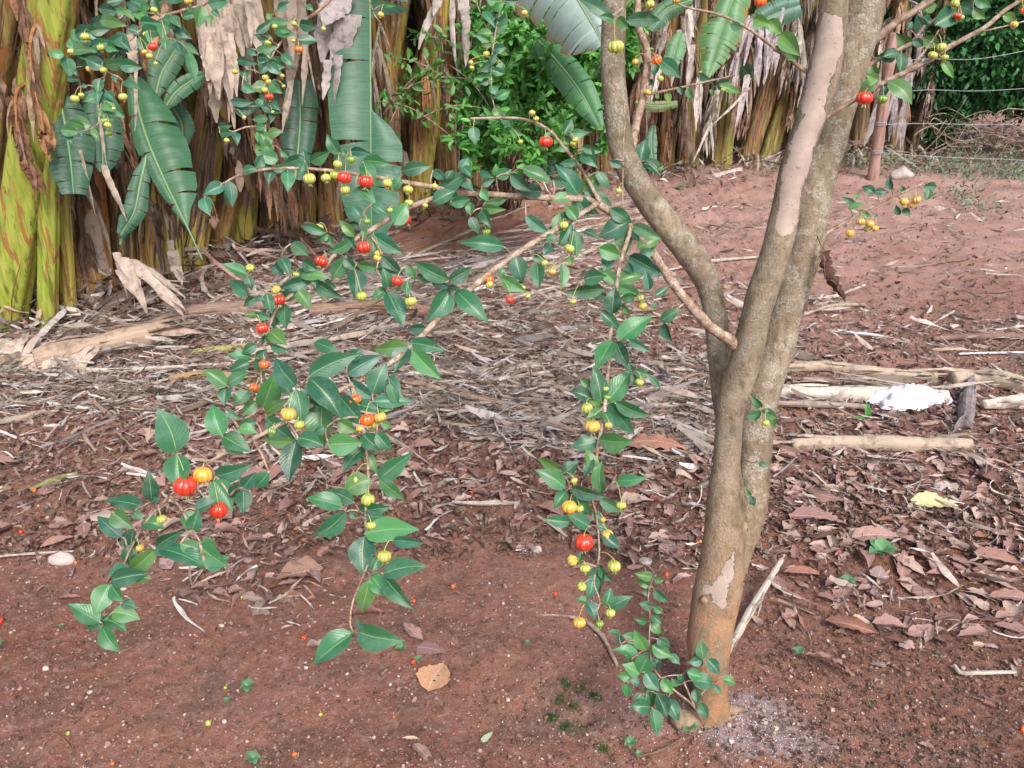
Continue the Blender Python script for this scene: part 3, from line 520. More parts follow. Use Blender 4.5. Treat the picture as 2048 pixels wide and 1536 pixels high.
def add_leaf(px0, py0, px1, py1, wpx):
    (bx, by, bz, k), d = near2(px0, py0)
    z = bz + random.uniform(-.02, .015) - min(.03, d * .0004)
    base = P(px0, py0, z); L = math.hypot(px1 - px0, py1 - py0) / FPX * z
    r = random.uniform(-.35, .30) * L
    tip = P(px1, py1, z + r)
    view = (C0 - base).normalized(); a = (tip - base).normalized(); n = (view - a * view.dot(a)).normalized()
    if k in ('I', 'I2', 'J', 'J2', 'M', 'M3', 'M4', 'L', 'S', 'S2'): tip = base + (tip - base) * 1.22; wpx *= 1.25
    if k in ('A', 'B', 'C', 'D', 'E'): tip = base + (tip - base) * 1.07; wpx *= 1.08
    if k in ('Q', 'Q2', 'Q3', 'Q4'): tip = base + (tip - base) * 1.15; wpx *= 1.18
    asp = wpx / (math.hypot(px1 - px0, py1 - py0) + 1e-6)
    th = random.uniform(-.55, .55) * (1 if asp < .6 else .6)
    n = Matrix.Rotation(th, 3, a) @ n
    if n.z < -.1: n = n + Vector((0, 0, .25))
    wd = wpx / FPX * z / math.cos(th) * 1.12
    real = (tip - base).length
    wd = max(wd, real * .37); wd = min(wd, real * .66)
    dark = {'I': 1.0, 'J': 1.0}.get(k[0], 1)
    c = jit(random.choice(LEAF_COL), .22, .12)
    if k in ('L', 'K2', 'M', 'M4') and random.random() < .55: c = (.10, .24, .045)
    if random.random() < .06: c = (.07, .17, .04)
    NODES.append((px0, py0, z, k))
    if d > 2: petiole(BOBJ[k], P(bx, by, bz), base + (tip - base) * .02, .0005 + min(d, 50) * .000022, .001 + min(d, 30) * .00008)
    leaves.append((k, base, tip, wd, n, c, L * 0 + (wpx * math.hypot(px1 - px0, py1 - py0)), (bx, by, bz), d))
allv = []
for (ox, oy), s_ in LV.items():
    for it in s_.split(';'):
        a = [float(v) for v in it.split(',')]; allv.append((ox + a[0] / 3, oy + a[1] / 3, ox + a[2] / 3, oy + a[3] / 3, a[4] / 3))
g_ = random.Random(4)
for k_, n_, ln_ in (('I', 24, 38), ('I2', 12, 38), ('J', 20, 34), ('S', 8, 30), ('M3', 4, 40), ('G', 4, 36), ('A', 5, 44), ('C', 6, 46), ('D', 3, 40), ('B', 4, 50)):
    pl = [b for b in BS if b[3] == k_ and b[1] > -30]
    for q in range(n_):
        b = g_.choice(pl); an = g_.uniform(-.5, 3.6); l = ln_ * g_.uniform(.7, 1.2); ox_, oy_ = g_.gauss(0, 9), g_.gauss(0, 9); allv.append((b[0] + ox_, b[1] + oy_, b[0] + ox_ + l * math.cos(an), b[1] + oy_ + l * math.sin(an), l * g_.uniform(.35, .55)))
allv.sort(key=lambda a: near(a[0], a[1])[1])
for a in allv: add_leaf(*a)
fruits = []
for (ox, oy), s_ in FR.items():
    for it in s_.split(';'):
        x, y, dd, cc = it.split(','); x = ox + float(x) / 3; y = oy + float(y) / 3; dpx = float(dd) / 3
        (bx, by, bz, k), d = near2(x, y - dpx * 1.0)
        z = bz - .012 + random.uniform(-.012, .01); fruits.append((k, P(x, y, z), dpx / FPX * z * .5, cc, dpx, P(bx, by, bz), d))
def fruit_mb(c, R_, axis_, pet0, side=False):
    mb = MB(); ax = Vector(axis_).normalized(); s1 = ax.orthogonal().normalized(); s2 = ax.cross(s1); NR = 64; NV = 18
    s1 = (Matrix.Rotation(random.uniform(0, 6), 3, ax) @ s1); s2 = ax.cross(s1)
    rows = []; tn = []
    sq = random.uniform(.72, .88); gd = random.uniform(.13, .22)
    for i in range(NV + 1):
        ph = math.pi * i / NV; row = []; tr = []
        for j in range(NR):
            th = 2 * math.pi * j / NR
            g = abs(math.sin(4 * th)) ** .55     # rounded ribs, 8 of them, sharp grooves
            rr = R_ * (1 - gd * (1 - g) * math.sin(ph) ** .5)
            rr *= 1 + .03 * math.sin(th * 2 + R_ * 9000)
            h = R_ * sq * math.cos(ph); dent = R_ * .16 * math.exp(-(math.sin(ph) / .32) ** 2) * (1 if ph < 1.57 else -1)
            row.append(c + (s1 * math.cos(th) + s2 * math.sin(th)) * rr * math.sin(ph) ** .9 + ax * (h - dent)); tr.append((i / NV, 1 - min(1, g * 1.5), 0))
        rows.append(row); tn.append(tr)
    mb.grid(rows, tn, closed=True, mi=0)
    # calyx: four or five thin sepals left at the bottom
    bot = c - ax * R_ * sq * .86
    for q in range(5):
        an = 2 * math.pi * q / 5 + random.uniform(-.3, .3); o = s1 * math.cos(an) + s2 * math.sin(an); l = R_ * random.uniform(.4, .62)
        mb.tube([bot + o * R_ * .08, bot + o * R_ * .22 - ax * l * .5, bot + o * R_ * random.uniform(.2, .5) - ax * l], [R_ * .07, R_ * .06, R_ * .015], n=5, steps=4, mi=1)
    top = c + ax * R_ * sq * .82
    mid = (top + pet0) / 2 + Vector((0, 0, .003)) + ax * .004
    mb.tube([top - ax * R_ * .1, top + ax * min(.004, R_ * .4), mid, pet0], [.0007, .0006, .0005, .0007], n=6, steps=9, mi=1)
    return mb
# build: the branches, then on each of them its hundred largest leaves and fruit as pieces of their own
ends = {}
for k, mb in BOBJ.items(): ends[k] = mb.build('branch', 'twig', tree)
leaves.sort(key=lambda q: -q[6]); rest = MB()
for i, (k, base, tip, wd, n, c, ar, bb, d) in enumerate(leaves):
    dr, fo, be = random.uniform(.02, .17), random.uniform(.12, .5), random.uniform(-.05, .05)
    if i < 100:
        mb = MB(); leaf_mb(mb, base, tip, wd, n, c, dr, fo, be); mb.build('leaf', 'leaf', ends[k])
    else: leaf_mb(rest, base, tip, wd, n, c, dr, fo, be)
CM = {'r': 'fruit_red', 'o': 'fruit_orange', 'y': 'fruit_yellow', 'Y': 'fruit_orange', 'l': 'fruit_lime', 'g': 'fruit_green', 'd': 'fruit_red'}
CL = {'r': 'ripe red cherry with deep ribs', 'o': 'orange half-ripe ribbed cherry', 'y': 'yellow ribbed cherry', 'Y': 'yellow-orange ribbed cherry', 'l': 'yellow-green unripe ribbed cherry', 'g': 'small hard green cherry', 'd': 'dark red shrivelled cherry'}
CM['Y'] = 'fruit_amber'
fruits.sort(key=lambda q: -q[4]); small = MB(); nf = 0
for i, (k, c, R_, cc, dpx, pb, d) in enumerate(fruits):
    ax = Vector((random.gauss(0, .22), random.gauss(0, .22), 1)) + (pb - c).normalized() * .35
    mb = fruit_mb(c, R_, ax, pb)
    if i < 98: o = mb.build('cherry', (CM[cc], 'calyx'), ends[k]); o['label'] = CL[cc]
    else:
        b = len(small.v); small.v += mb.v; small.t += mb.t; small.uv += mb.uv; small.f += [tuple(v + b for v in f) for f in mb.f]; small.mi += [q if q == 1 else (0 if cc in 'lg' else 2) for q in mb.mi]
if small.v: small.build('small_cherries', ('fruit_lime', 'calyx', 'fruit_yellow'), tree)['kind'] = 'stuff'
# crown above the picture
br = MB()
for (x0, y0, z0), (x1, y1, z1) in ((front[-1][:3], (1500, -900, 1.3)), (back[-1][:3], (2100, -900, 1.6)), (left[-1][:3], (1000, -900, 1.5)), (front[-1][:3], (1700, -1000, 2.0)), (left[-1][:3], (1300, -800, 2.2))):
    a = P(x0, y0, z0); b = P(x1, y1, z1); b.z = max(b.z, 2.2); br.tube([a, (a + b) / 2 + Vector((0, 0, .1)), b], [.016, .012, .005], n=8)
    for q in range(75):
        t = random.uniform(.15, 1.1); c = a.lerp(b, t) + Vector((random.gauss(0, .16), random.gauss(0, .16), random.gauss(.05, .14)))
        if c.z < 1.75: continue
        dv = Vector((random.gauss(0, 1), random.gauss(0, 1), random.gauss(-.4, .5))).normalized()
        leaf_mb(rest, c, c + dv * random.uniform(.045, .065), .026, Vector((random.gauss(0, .3), random.gauss(0, .3), 1)), jit(random.choice(LEAF_COL), .2), .1, .3)
br.build('branch', 'twig', tree)
rest.build('foliage', 'leaf', tree)['kind'] = 'stuff'
# the dead brown leaf curled against the back stem
mb = MB()
mb.ribbon(P(1650, 500, 1.58), P(1640, 606, 1.57) - P(1650, 500, 1.58), Vector((1, .2, 0)), .115, .020, (.06, .028, .02), n=22, grav=.1, wob=.25, twist=.35, rag=.35, fold=1.2, seed=5)
mb.tube([P(1634, 470, 1.6), P(1642, 490, 1.585), P(1650, 502, 1.58)], [.0014, .0012, .001], n=6, tint=(.1, .05, .03))
o = mb.build('dead_leaf', 'fallen', tree); o['label'] = 'dark brown curled dead leaf hanging'
# ------------------------------------------------------------------ banana grove
TAN = (.42, .33, .25); BRN = (.19, .095, .05); GRY = (.36, .31, .29); ORG = (.34, .145, .05); DRK = (.06, .035, .025); PALE = (.46, .40, .35)
def off_ray(px, py, Y):
    r = ray(px, py); return C0 + r * (Y / r.y)
def sheath(mb, line, rad, t0, t1, a0, span, out, tint, n=16):
    rows = []; tn = []; nc = 9; k0 = random.uniform(0, 9)
    for i in range(n + 1):
        t = i / n; h = t0 + (t1 - t0) * t; p = line(h); rr = rad(h)
        sp = span * (1 - .72 * max(0, t - .35) / .65) * (1 + .12 * math.sin(t * 13 + k0))
        off = 1.04 + out * t ** 2.2; row = []
        for j in range(nc):
            u = j / (nc - 1) * 2 - 1; an = a0 + u * sp / 2 + .12 * math.sin(t * 5 + k0)
            e = off + .10 * abs(u) ** 3 + .05 * math.sin(u * 9 + k0) + .03 * math.sin(t * 17 + u * 3)
            row.append(p + Vector((math.cos(an), math.sin(an), 0)) * rr * e)
        rows.append(row); kk = 1 + random.uniform(-.08, .08); tn.append([tuple(x * kk for x in tint)] * nc)
    mb.grid(rows, tn)
def dead_leaf(mb, start, outd, L, w, tint, nr=18, seed=0):
    """torn dry leaf hanging from its midrib"""
    rr = random.Random(seed); p = Vector(start); d = (Vector(outd) * 1.0 + Vector((0, 0, .4))).normalized(); pts = [p.copy()]; n = 9
    for i in range(n):
        d = (d + Vector((rr.gauss(0, .12), rr.gauss(0, .12), -.75 if i < 3 else -.3))).normalized(); p = p + d * L / n; pts.append(p.copy())
    mb.tube(pts, [.010 * (1 - i / n * .75) for i in range(n + 1)], n=5, tint=tuple(x * 1.15 for x in tint), steps=18)
    c = catmull([np.array(q) for q in pts], nr)
    for i in range(1, nr + 1):
        t = i / nr; a = Vector(c[i]); dd = (Vector(c[i]) - Vector(c[i - 1])).normalized()
        s0 = dd.cross(Vector((rr.gauss(0, .5), rr.gauss(0, .5), 0)) + Vector(outd)).normalized()
        for sg in (-1, 1):
            if rr.random() < .12: continue
            l = w * rr.uniform(.5, 1.25) * (math.sin(math.pi * min(1, .15 + t * .85)) * .6 + .4)
            dr = (s0 * sg * rr.uniform(.15, .9) + dd * rr.uniform(.3, .9) + Vector(outd) * rr.uniform(-.2, .35) + Vector((0, 0, -.5))).normalized()
            k = rr.choice([1, .8, .6, 1.25, .4, 1.5]); mxx = rr.random() ** 2 * .8; tt = tuple(x * k * (1 - mxx) + y * mxx for x, y in zip(tint, rr.choice([BRN, TAN, DRK, PALE])))
            mb.ribbon(a, dr, dd, l * 1.35, rr.choice([.012, .02, .03, .05]), tt, n=9, grav=rr.uniform(.9, 1.6), wob=.24, twist=rr.uniform(.15, .7), seed=rr.random(), fold=rr.uniform(.1, .6))
def bleaf(mb, mid, wl, wr, nrm, tint, tears=.25, droop=.35, n=110, mw=.008, frng=0, ends=.0):
    """green banana leaf from midrib points; wl, wr: half widths in metres as functions of t"""
    c = [Vector(q) for q in catmull([np.array(q, float) for q in mid], n)]; nrm = Vector(nrm)
    mb.tube(mid, [mw * (1 - .75 * i / (len(mid) - 1)) for i in range(len(mid))], n=6, steps=30, tint=(.20, .33, .14))
    for sg, wf in ((-1, wl), (1, wr)):
        i = 0
        while i < n:
            st = random.randint(3, 14) if random.random() < tears else random.randint(14, 34)
            j = min(n, i + st); dr = random.uniform(-.25, .4) * droop * (1 if tears > .3 else .4); wk = 1 + random.uniform(-.06, .06) * (3 if frng else 1); rows = []; sl = random.uniform(.1, .3); uv = []
            kk = random.uniform(.85, 1.15); tn = []
            for q in range(i, j + 1):
                t = q / n; d = (c[min(q + 1, n)] - c[max(q - 1, 0)]).normalized(); b = d.cross(nrm).normalized(); nn = b.cross(d).normalized()
                w_ = max(wf(t) * wk, .0006); row = []
                # strips narrow a little toward the edge so that tears open
                gap = ((q - i) / max(1, j - i) - .5) * -.10 * (j - i) / n
                L_ = (c[-1] - c[0]).length; tr = []
                for m_ in range(7):
                    s = m_ / 6; x = s * w_
                    lift = math.sin(min(1, s * 1.6) * 1.57) * .16 * w_ - s * s * w_ * (droop + dr) + .012 * w_ * math.sin(q * .9) * s
                    row.append(c[q] + b * sg * x * (1 - .12 * droop * s) + nn * lift + d * (sl * x * .35 + gap * L_ * s) + Vector((0, 0, -droop * .3 * w_ * s * s)))
                    br = 0 if not frng else max(0, (s - .8) / .2) * frng
                    tr.append(tuple(x0 * kk * (1 - br) + y0 * br for x0, y0 in zip(tint, (.30, .17, .07))))
                rows.append(row); tn.append(tr); uv.append([(s_ / 6, t) for s_ in range(7)])
            mb.grid(rows, tn, uv); i = j
STEM_G = (.195, .26, .03); STEM_Y = (.36, .31, .06); STEM_B = (.20, .12, .055); STEM_O = (.34, .18, .05)
def banana(bx, by, tx, ty, wpx, col, label, group, nsh=5, ndl=3, dry=None, seed=1, top=2.7, dy=0, dlen=(.6, 1.2), dh=(1.0, 1.9), crown=3, name='banana_plant', shc=None, dw=.28, dnr=18, bare=False):
    random.seed(seed); x, y = G2(bx, by); base = Vector((x, y, gzs(x, y) - .03)); q = off_ray(tx, ty, y + dy)
    dv = (q - base); dv = dv / max(.3, dv.z)
    r0 = wpx / FPX * ((base - C0).dot(CF)) * .44
    line = lambda h: base + dv * h + Vector((dv.x, dv.y, 0)) * (-.06 * h * max(0, h - 1.4))
    rad = lambda h: r0 * (1.12 - .20 * min(h, top) / top + .10 * math.exp(-h * 9))
    e = empty(name, base, label, 'banana plant', group)
    def tf(pt, nv, t):
        k = 1 + .12 * math.sin(nv.x * 5 + seed) ; lo = max(0, 1 - t * 6) * .35
        return tuple(a * k * (1 - lo) + b * lo for a, b in zip(col, STEM_B))
    mb = MB(); hs_ = [0, .25, .6, 1.0, 1.5, 2.0, top]
    mb.tube([line(h) for h in hs_], [rad(h) for h in hs_], n=40, steps=60, lobes=7, lobe_amp=.17, bump=.06, bfreq=5, tintf=tf)
    mb.build('pseudostem', 'bstem', e)
    fa = math.atan2(-y, -x)   # direction towards the viewer's side of the grove
    for i in range(nsh):
        mb = MB(); c = random.choice(shc or [BRN, ORG, TAN, BRN, BRN, col, DRK, DRK]); h0 = random.choice([0, 0, .1, .3, .6]); h1 = h0 + random.uniform(.45, 1.3)
        sheath(mb, line, rad, h0, min(h1, top), fa + random.uniform(-1.5, 1.5), random.uniform(.7, 1.7) * (.4 if seed in (100, 101, 102, 103) else 1), random.uniform(-.05, .9) * (.1 if seed in (100, 101, 102, 103) else 1), jit(c, .25))
        mb.build('sheath', 'bstem' if c == col else 'dry', e)
    for i in range(ndl):
        h = random.uniform(*dh); an = fa + random.uniform(-1.2, 1.2); od = Vector((math.cos(an), math.sin(an), 0)); mb = MB()
        dead_leaf(mb, line(h) + od * rad(h), od, random.uniform(*dlen), dw, jit(random.choice(dry or [TAN, TAN, BRN, GRY, BRN]), .2), nr=dnr, seed=random.random())
        mb.build('dead_leaf', 'dry', e)
    mb = MB()
    for i in range(crown):     # living crown, unseen above the frame, added to shade the grove
        an = random.uniform(0, 6.28); od = Vector((math.cos(an), math.sin(an), 0)); a = line(top - .2); L_ = random.uniform(1.3, 2.0)
        mid = [a, a + od * .25 * L_ + Vector((0, 0, .45)), a + od * .6 * L_ + Vector((0, 0, .6)), a + od * L_ + Vector((0, 0, .25))]
        bleaf(mb, mid, lambda t: .24 * math.sin(math.pi * min(1, .1 + t * .9)) ** .6, lambda t: .24 * math.sin(math.pi * min(1, .1 + t * .9)) ** .6, (0, 0, 1), jit((.05, .16, .05)), .5, n=50)
    if crown: mb.build('crown', 'bleaf', e)
    return e, line, rad
GF = 'banana plants standing in the front of the grove'
FRONT = [  # base x,y, upper x,y, width px, colour, sheaths, dead leaves, label
 (0,655,108,0,72,STEM_G,2,1,'thick bright green banana stem leaning right, flecked with black, at the left edge'),
 (-80,640,2,0,80,STEM_B,7,3,'brown half-rotten banana stem cut by the left edge of the picture'),
 (93,655,98,400,34,STEM_G,1,1,'slim green banana stem wedged beside the thickest one'),
 (138,632,122,380,26,STEM_Y,2,1,'short green banana stem at the right foot of the big left clump'),
 (152,606,118,350,42,STEM_B,5,3,'orange-brown banana stem with a black dead sheath right of the green clump'),
 (196,596,168,350,56,STEM_O,6,3,'tan wrapped banana stem with a peeling pale sheath'),
 (252,575,238,330,44,STEM_B,6,3,'dark banana stem behind the hanging strip of dry leaf'),
 (300,566,300,340,40,STEM_O,6,3,'brown and yellow banana stem under the folded green leaf'),
 (345,556,338,380,40,STEM_Y,4,3,'narrow yellow-green banana stem with torn pale leaf at its foot'),
 (372,530,438,170,50,STEM_Y,4,2,'leaning banana stem with green patches and frayed orange bark'),
 (425,505,492,240,44,STEM_B,5,3,'brown banana stem leaning right, second of the leaning pair'),
 (478,490,500,200,50,STEM_Y,6,4,'banana stem hidden under curtains of bleached leaf'),
 (545,476,548,200,52,STEM_O,7,4,'green-footed banana stem with reddish brown sheaths'),
 (600,468,600,200,50,STEM_B,7,4,'reddish brown banana stem left of the tall green leaf'),
 (660,462,655,200,44,STEM_B,5,3,'shadowed banana stem just left of the midrib of the tall leaf'),
 (790,440,770,180,36,STEM_O,4,2,'thin dark orange banana stem right of the tall leaf'),
 (832,428,858,180,44,STEM_Y,4,3,'mossy yellow banana stem with a brown leaf beard'),
 (895,408,890,180,40,STEM_B,6,3,'brown banana stem behind the light green shrub'),
 (948,398,946,180,36,STEM_B,6,3,'dark banana stem among the shrub twigs'),
 (1012,392,1004,200,40,STEM_O,6,2,'pinkish brown banana stem under the light green shrub'),
 (1075,380,1080,150,36,STEM_B,5,3,'brown banana stem right of the shrub'),
 (1140,368,1150,120,38,STEM_B,5,3,'dry banana stem between shrub and left tree stem'),
 (1205,356,1215,120,38,STEM_B,5,2,'banana stem hidden behind the left tree stem'),
 (1290,345,1292,120,34,STEM_B,5,3,'brown banana stem just right of the forked grey twig'),
 (1330,340,1340,120,32,STEM_O,5,3,'orange banana stem in the middle of the far row'),
 (1378,336,1392,120,32,STEM_Y,4,3,'yellowish banana stem with long white shreds'),
 (1438,332,1462,120,42,STEM_Y,3,3,'stout yellow-green banana stem bare at the foot in the far row'),
 (1490,328,1560,100,34,STEM_B,4,3,'dark grey banana stem leaning right beside the stout yellow one'),
 (1528,325,1610,80,34,STEM_Y,4,3,'mossy dark banana stem close to the peeled tree stem'),
 (1580,322,1625,60,34,STEM_B,4,3,'banana stem glimpsed between the tree stems'),
 (1715,314,1730,60,32,STEM_B,4,4,'dark banana stem just right of the tree'),
 (1790,310,1800,60,32,STEM_B,4,4,'last banana stem of the row beside the fence post'),
 (1832,306,1845,60,30,STEM_B,4,3,'banana stem in deep shade behind the wires'),
]
for i, (bx, by, tx, ty, wp, col, ns, nd, lab) in enumerate(FRONT):
    far = by < 420
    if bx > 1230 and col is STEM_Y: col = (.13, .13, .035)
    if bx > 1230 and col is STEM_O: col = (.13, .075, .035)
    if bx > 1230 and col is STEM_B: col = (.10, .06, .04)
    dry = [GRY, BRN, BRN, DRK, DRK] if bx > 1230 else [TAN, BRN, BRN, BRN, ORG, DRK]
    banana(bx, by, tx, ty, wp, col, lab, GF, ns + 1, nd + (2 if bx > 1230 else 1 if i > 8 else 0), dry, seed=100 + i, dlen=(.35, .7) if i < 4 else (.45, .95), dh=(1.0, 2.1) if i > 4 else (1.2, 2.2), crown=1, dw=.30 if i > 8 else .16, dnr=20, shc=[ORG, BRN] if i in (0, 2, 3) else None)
GB = 'banana plants in the shaded back rows'
rowx = [-420, 0, 200, 400, 550, 700, 850, 1000, 1200, 1400, 1600, 1850, 2000]; rowy = [860, 640, 585, 535, 480, 452, 425, 392, 352, 330, 318, 303, 300]
random.seed(3)
WHERE = [(70, 'behind the thick green clump'), (190, 'behind the wide dark leaf'), (290, 'behind the folded leaf'), (390, 'behind the narrow blades'), (500, 'behind the leaf curtain'), (590, 'behind the long tatters'), (670, 'behind the pale leaf blade'), (760, 'behind the tall leaf'), (860, 'behind the mossy stem'), (960, 'left of the shrub'), (1060, 'behind the shrub'), (1160, 'behind the shrub edge'), (1250, 'behind the left tree stem'), (1320, 'right of the forked twig'), (1390, 'behind the white shreds'), (1460, 'behind the sunlit leaf'), (1530, 'left of the peeled stem'), (1620, 'behind the peeled stem'), (1720, 'behind the right tree stem'), (1800, 'behind the fence post'), (9999, 'left of the big bush')]
k = 0
for row, dpx, dpy in ((0, 52, 24), (1, 62, 46)):
    px = -40
    while px < 1880:
        py = float(np.interp(px, rowx, rowy)) - dpy * (1.0 if px < 700 else .45) - random.uniform(0, 8)
        k += 1; random.seed(500 + k); jx = random.uniform(-12, 12)
        sc = random.choice([STEM_B, STEM_Y, STEM_O, STEM_Y]); cn = 'yellow-green' if sc is STEM_Y else 'ochre' if sc is STEM_O else 'brown'
        wh = WHERE[int(np.searchsorted([w_[0] for w_ in WHERE], px))][1]; lab = '%s banana stem in shade, %s row, %s' % (cn, ('second', 'third')[row], wh)
        sc = tuple(v * (.6 if px < 1150 else .38) for v in sc)  # stem colours darkened to paint in the shade of the back rows
        banana(px + jx, py, px + jx + random.uniform(-35, 35) + max(0, px - 1250) * .14, py - 200, 46 if px < 600 else 32, sc, lab, GB, 3, 2, [BRN, DRK, DRK, BRN], seed=500 + k, crown=2 if row else 1, dlen=(.5, 1.3), dw=.28, dnr=12)  # dark dry-leaf tints carry the same painted shade
        random.seed(900 + k); px += dpx * random.uniform(.8, 1.35) * (1 if px > 500 else 1.25)
# --- hanging bleached leaves that stand out, each a part-like thing caught on the stems
random.seed(41)
def hang_strips(label, strips, tint, z, group='bleached dead banana leaves hanging in front of the grove', extra=0, spread=.1):
    """strips: (x0,y0,x1,y1,width px)"""
    mb = MB()
    for x0, y0, x1, y1, wd in strips:
        for q in range(1 + extra):
            jx = random.gauss(0, wd * .35) if q else 0; zz = z + random.uniform(-.12, .12) * (1 if q else .3)
            a = P(x0 + jx * .6, y0 + (random.uniform(-10, 30) if q else 0), zz); b = P(x1 + jx, y1 - (random.uniform(0, 60) if q else 0), zz + random.uniform(-.05, .08)); d = b - a
            if d.length < .05: continue
            w = wd / FPX * z * (1 if not q else random.uniform(.3, .6))
            sidev = Vector((1, random.uniform(-.5, .5), 0))
            k = random.uniform(.75, 1.2) if q else 1
            mb.ribbon(a, d, sidev, d.length * 1.02, w, tuple(v * k * .84 for v in tint), n=14, grav=.05, wob=.10, twist=.16, rag=.18, seed=random.random(), fold=random.uniform(.2, .5))
    o = mb.build('dead_banana_leaf', 'dry'); return tag(o, label, 'dead leaf', group)
hang_strips('big tattered beige leaf curtain hanging right of the large orange-tipped branch', [(425,-30,432,130,60),(440,60,438,200,55),(405,0,420,160,26),(452,40,470,250,34),(470,-20,490,170,36),(428,150,436,245,26),(440,-40,455,120,40),(500,-20,505,110,28)], (.50, .41, .34), 3.95, extra=5)
hang_strips('broad pale grey-pink leaf blade folded beside the tall green leaf', [(690,-20,655,60,52),(700,30,650,135,48),(660,0,640,120,40),(676,110,668,208,22),(655,120,660,200,16)], (.52, .46, .47), 4.1)
hang_strips('long narrow beige leaf tatters ending in a crumbly point', [(575,-20,582,150,30),(590,60,580,190,22),(582,160,574,262,12),(560,-20,566,90,24),(600,-10,604,120,20),(612,80,612,205,10)], (.42, .34, .28), 4.1, extra=2)
hang_strips('short pale leaf strip pointing down left beside the tall green leaf top', [(885,-30,868,30,18),(876,8,822,90,15)], (.48, .43, .40), 4.4)
hang_strips('pale curled leaf strips with a hooked top, left of the light green shrub', [(925,-30,930,60,26),(934,40,922,130,20),(905,-20,915,150,12)], (.48, .43, .40), 4.4)
for st_, lab in (([(192,-10,188,60,6)],'thin dry stalk hanging at the top beside the thick green stem'),([(198,180,212,330,7)],'thin brown stalk hanging before the dark flap leaf'),([(208,330,236,440,14)],'brown crumbly dry stalk end pointing at the ground left of the notched blade'),([(272,110,275,270,7)],'straight dry stalk hanging over the top of the folded green leaf'),([(160,300,198,430,7)],'slanting dry stalk below the wide dark leaf'),([(262,70,268,130,22)],'shrivelled beige leaf knot above the folded green leaf'),([(125,330,125,360,12)],'small curled dry scrap hanging by the wide dark leaf')):
    hang_strips(lab, st_, (.42, .34, .27), 3.6)
hang_strips('crumpled beige leaf with a rounded cap hanging left of the folded green leaf', [(118,272,150,300,30),(140,300,126,358,8),(170,280,186,340,16),(190,300,200,345,10)], (.45, .35, .29), 3.8)
hang_strips('white shredded leaf hanging down the middle of the far row', [(1378,10,1390,110,16),(1385,90,1372,190,12),(1360,60,1350,170,14),(1330,40,1318,110,16),(1316,110,1300,215,12),(1400,150,1392,260,10)], (.50, .44, .42), 6.3, extra=3)
hang_strips('grey shredded leaf hanging close to the left of the peeled tree stem', [(1500,40,1482,130,18),(1478,100,1465,200,16),(1520,60,1512,170,16),(1450,0,1446,60,14),(1495,150,1480,250,12),(1540,40,1535,170,16),(1560,20,1552,150,14)], (.42, .37, .39), 6.6, extra=4)
hang_strips('torn beige leaf panel draped at the upper left of the left tree stem', [(1185,60,1168,130,28),(1200,90,1188,170,20),(1150,110,1180,165,18),(1215,20,1205,110,20)], (.46, .37, .31), 4.6, extra=2)
hang_strips('long straight dry leaf rib leaning in front of the far row', [(1500,175,1420,250,5),(1420,250,1382,325,5)], (.55, .50, .46), 6.2)
hang_strips('dry leaf strips hanging in the shade right of the tree', [(1760,200,1735,290,14),(1790,180,1780,280,12),(1810,200,1800,300,10),(1820,120,1812,220,10)], (.30, .26, .28), 7.6, extra=4)
hang_strips('pale twisted leaf lying slantwise against the foot of the left clump', [(245,515,290,620,26),(255,520,378,612,22),(300,560,372,605,16),(232,505,262,600,14)], (.50, .41, .35), 3.7, extra=2)
hang_strips('torn cream leaf flap at the foot of the leaning stems', [(345,500,360,560,20),(352,520,372,568,14),(340,480,350,520,12)], (.55, .45, .38), 4.3, extra=1)
# --- living banana leaves low in the grove
def gl(label, mid, wl, wr, tint, tears=.2, droop=.3, nrm=None, frng=0, mw=.008, z=None, n=110):
    pts = [P(x, y, zz) for x, y, zz in mid]; zc = mid[0][2] / FPX
    f = lambda arr: (lambda t: float(np.interp(t, np.linspace(0, 1, len(arr)), arr)) * zc)
    mb = MB(); nv = nrm or (C0 - pts[len(pts) // 2]).normalized(); bleaf(mb, pts, f(wl), f(wr), nv, tint, tears, droop, n, mw, frng)
    o = mb.build('banana_leaf', 'bleaf'); return tag(o, label, 'banana leaf', 'green banana leaves low in the grove')
random.seed(77)
BL = (.028, .115, .062); BD = (.018, .070, .038); BB = (.06, .19, .07)
# d.cross(n): with d downwards and n toward the viewer the first width is the photo's right-hand side
gl('tall dark green leaf hanging straight down with its right half torn away', [(738,-120,4.15),(740,60,4.2),(741,250,4.2),(743,470,4.25)], [80,80,80,82,80,3,3,3,3,3,3,3,40,62,62,60,58,50,30], [95,95,92,80,78,76,76,76,78,82,82,80,78,74,70,64,58,50,30], BL, .22, .1, mw=.010)
gl('broad glossy leaf folded along its midrib in front of the left stems', [(262,150,3.75),(285,250,3.72),(322,345,3.7),(375,455,3.68),(405,520,3.68)], [20,42,58,66,72,70,62,52,20,2,2,2,2], [8,14,18,22,26,26,22,18,8,2,2,2,2], (.032, .115, .05), .05, .25)
gl('upright young leaf with a white midrib behind the cherries', [(311,195,3.9),(322,150,3.9),(345,110,3.92),(365,80,3.95)], [6,20,30,30,26,12], [6,18,24,24,20,10], (.05, .13, .07), .05, .2)
gl('narrow wavy leaf pointing up right with a pale midrib', [(326,222,3.9),(352,185,3.9),(385,160,3.92),(415,148,3.95)], [3,14,18,17,14,4], [3,14,18,18,15,4], (.045, .14, .07), .05, .2)
gl('wide dark leaf hanging low beside the thick green stems', [(118,190,3.62),(132,260,3.62),(142,330,3.6),(147,388,3.58)], [30,45,52,44,34,24], [20,30,36,38,34,20], BD, .1, .2)
gl('dark leaf flap with a rounded end right of the wide dark leaf', [(190,180,3.7),(200,240,3.7),(205,300,3.7),(206,345,3.7)], [20,34,42,40,26,10], [20,30,30,28,20,8], BD, .1, .2)
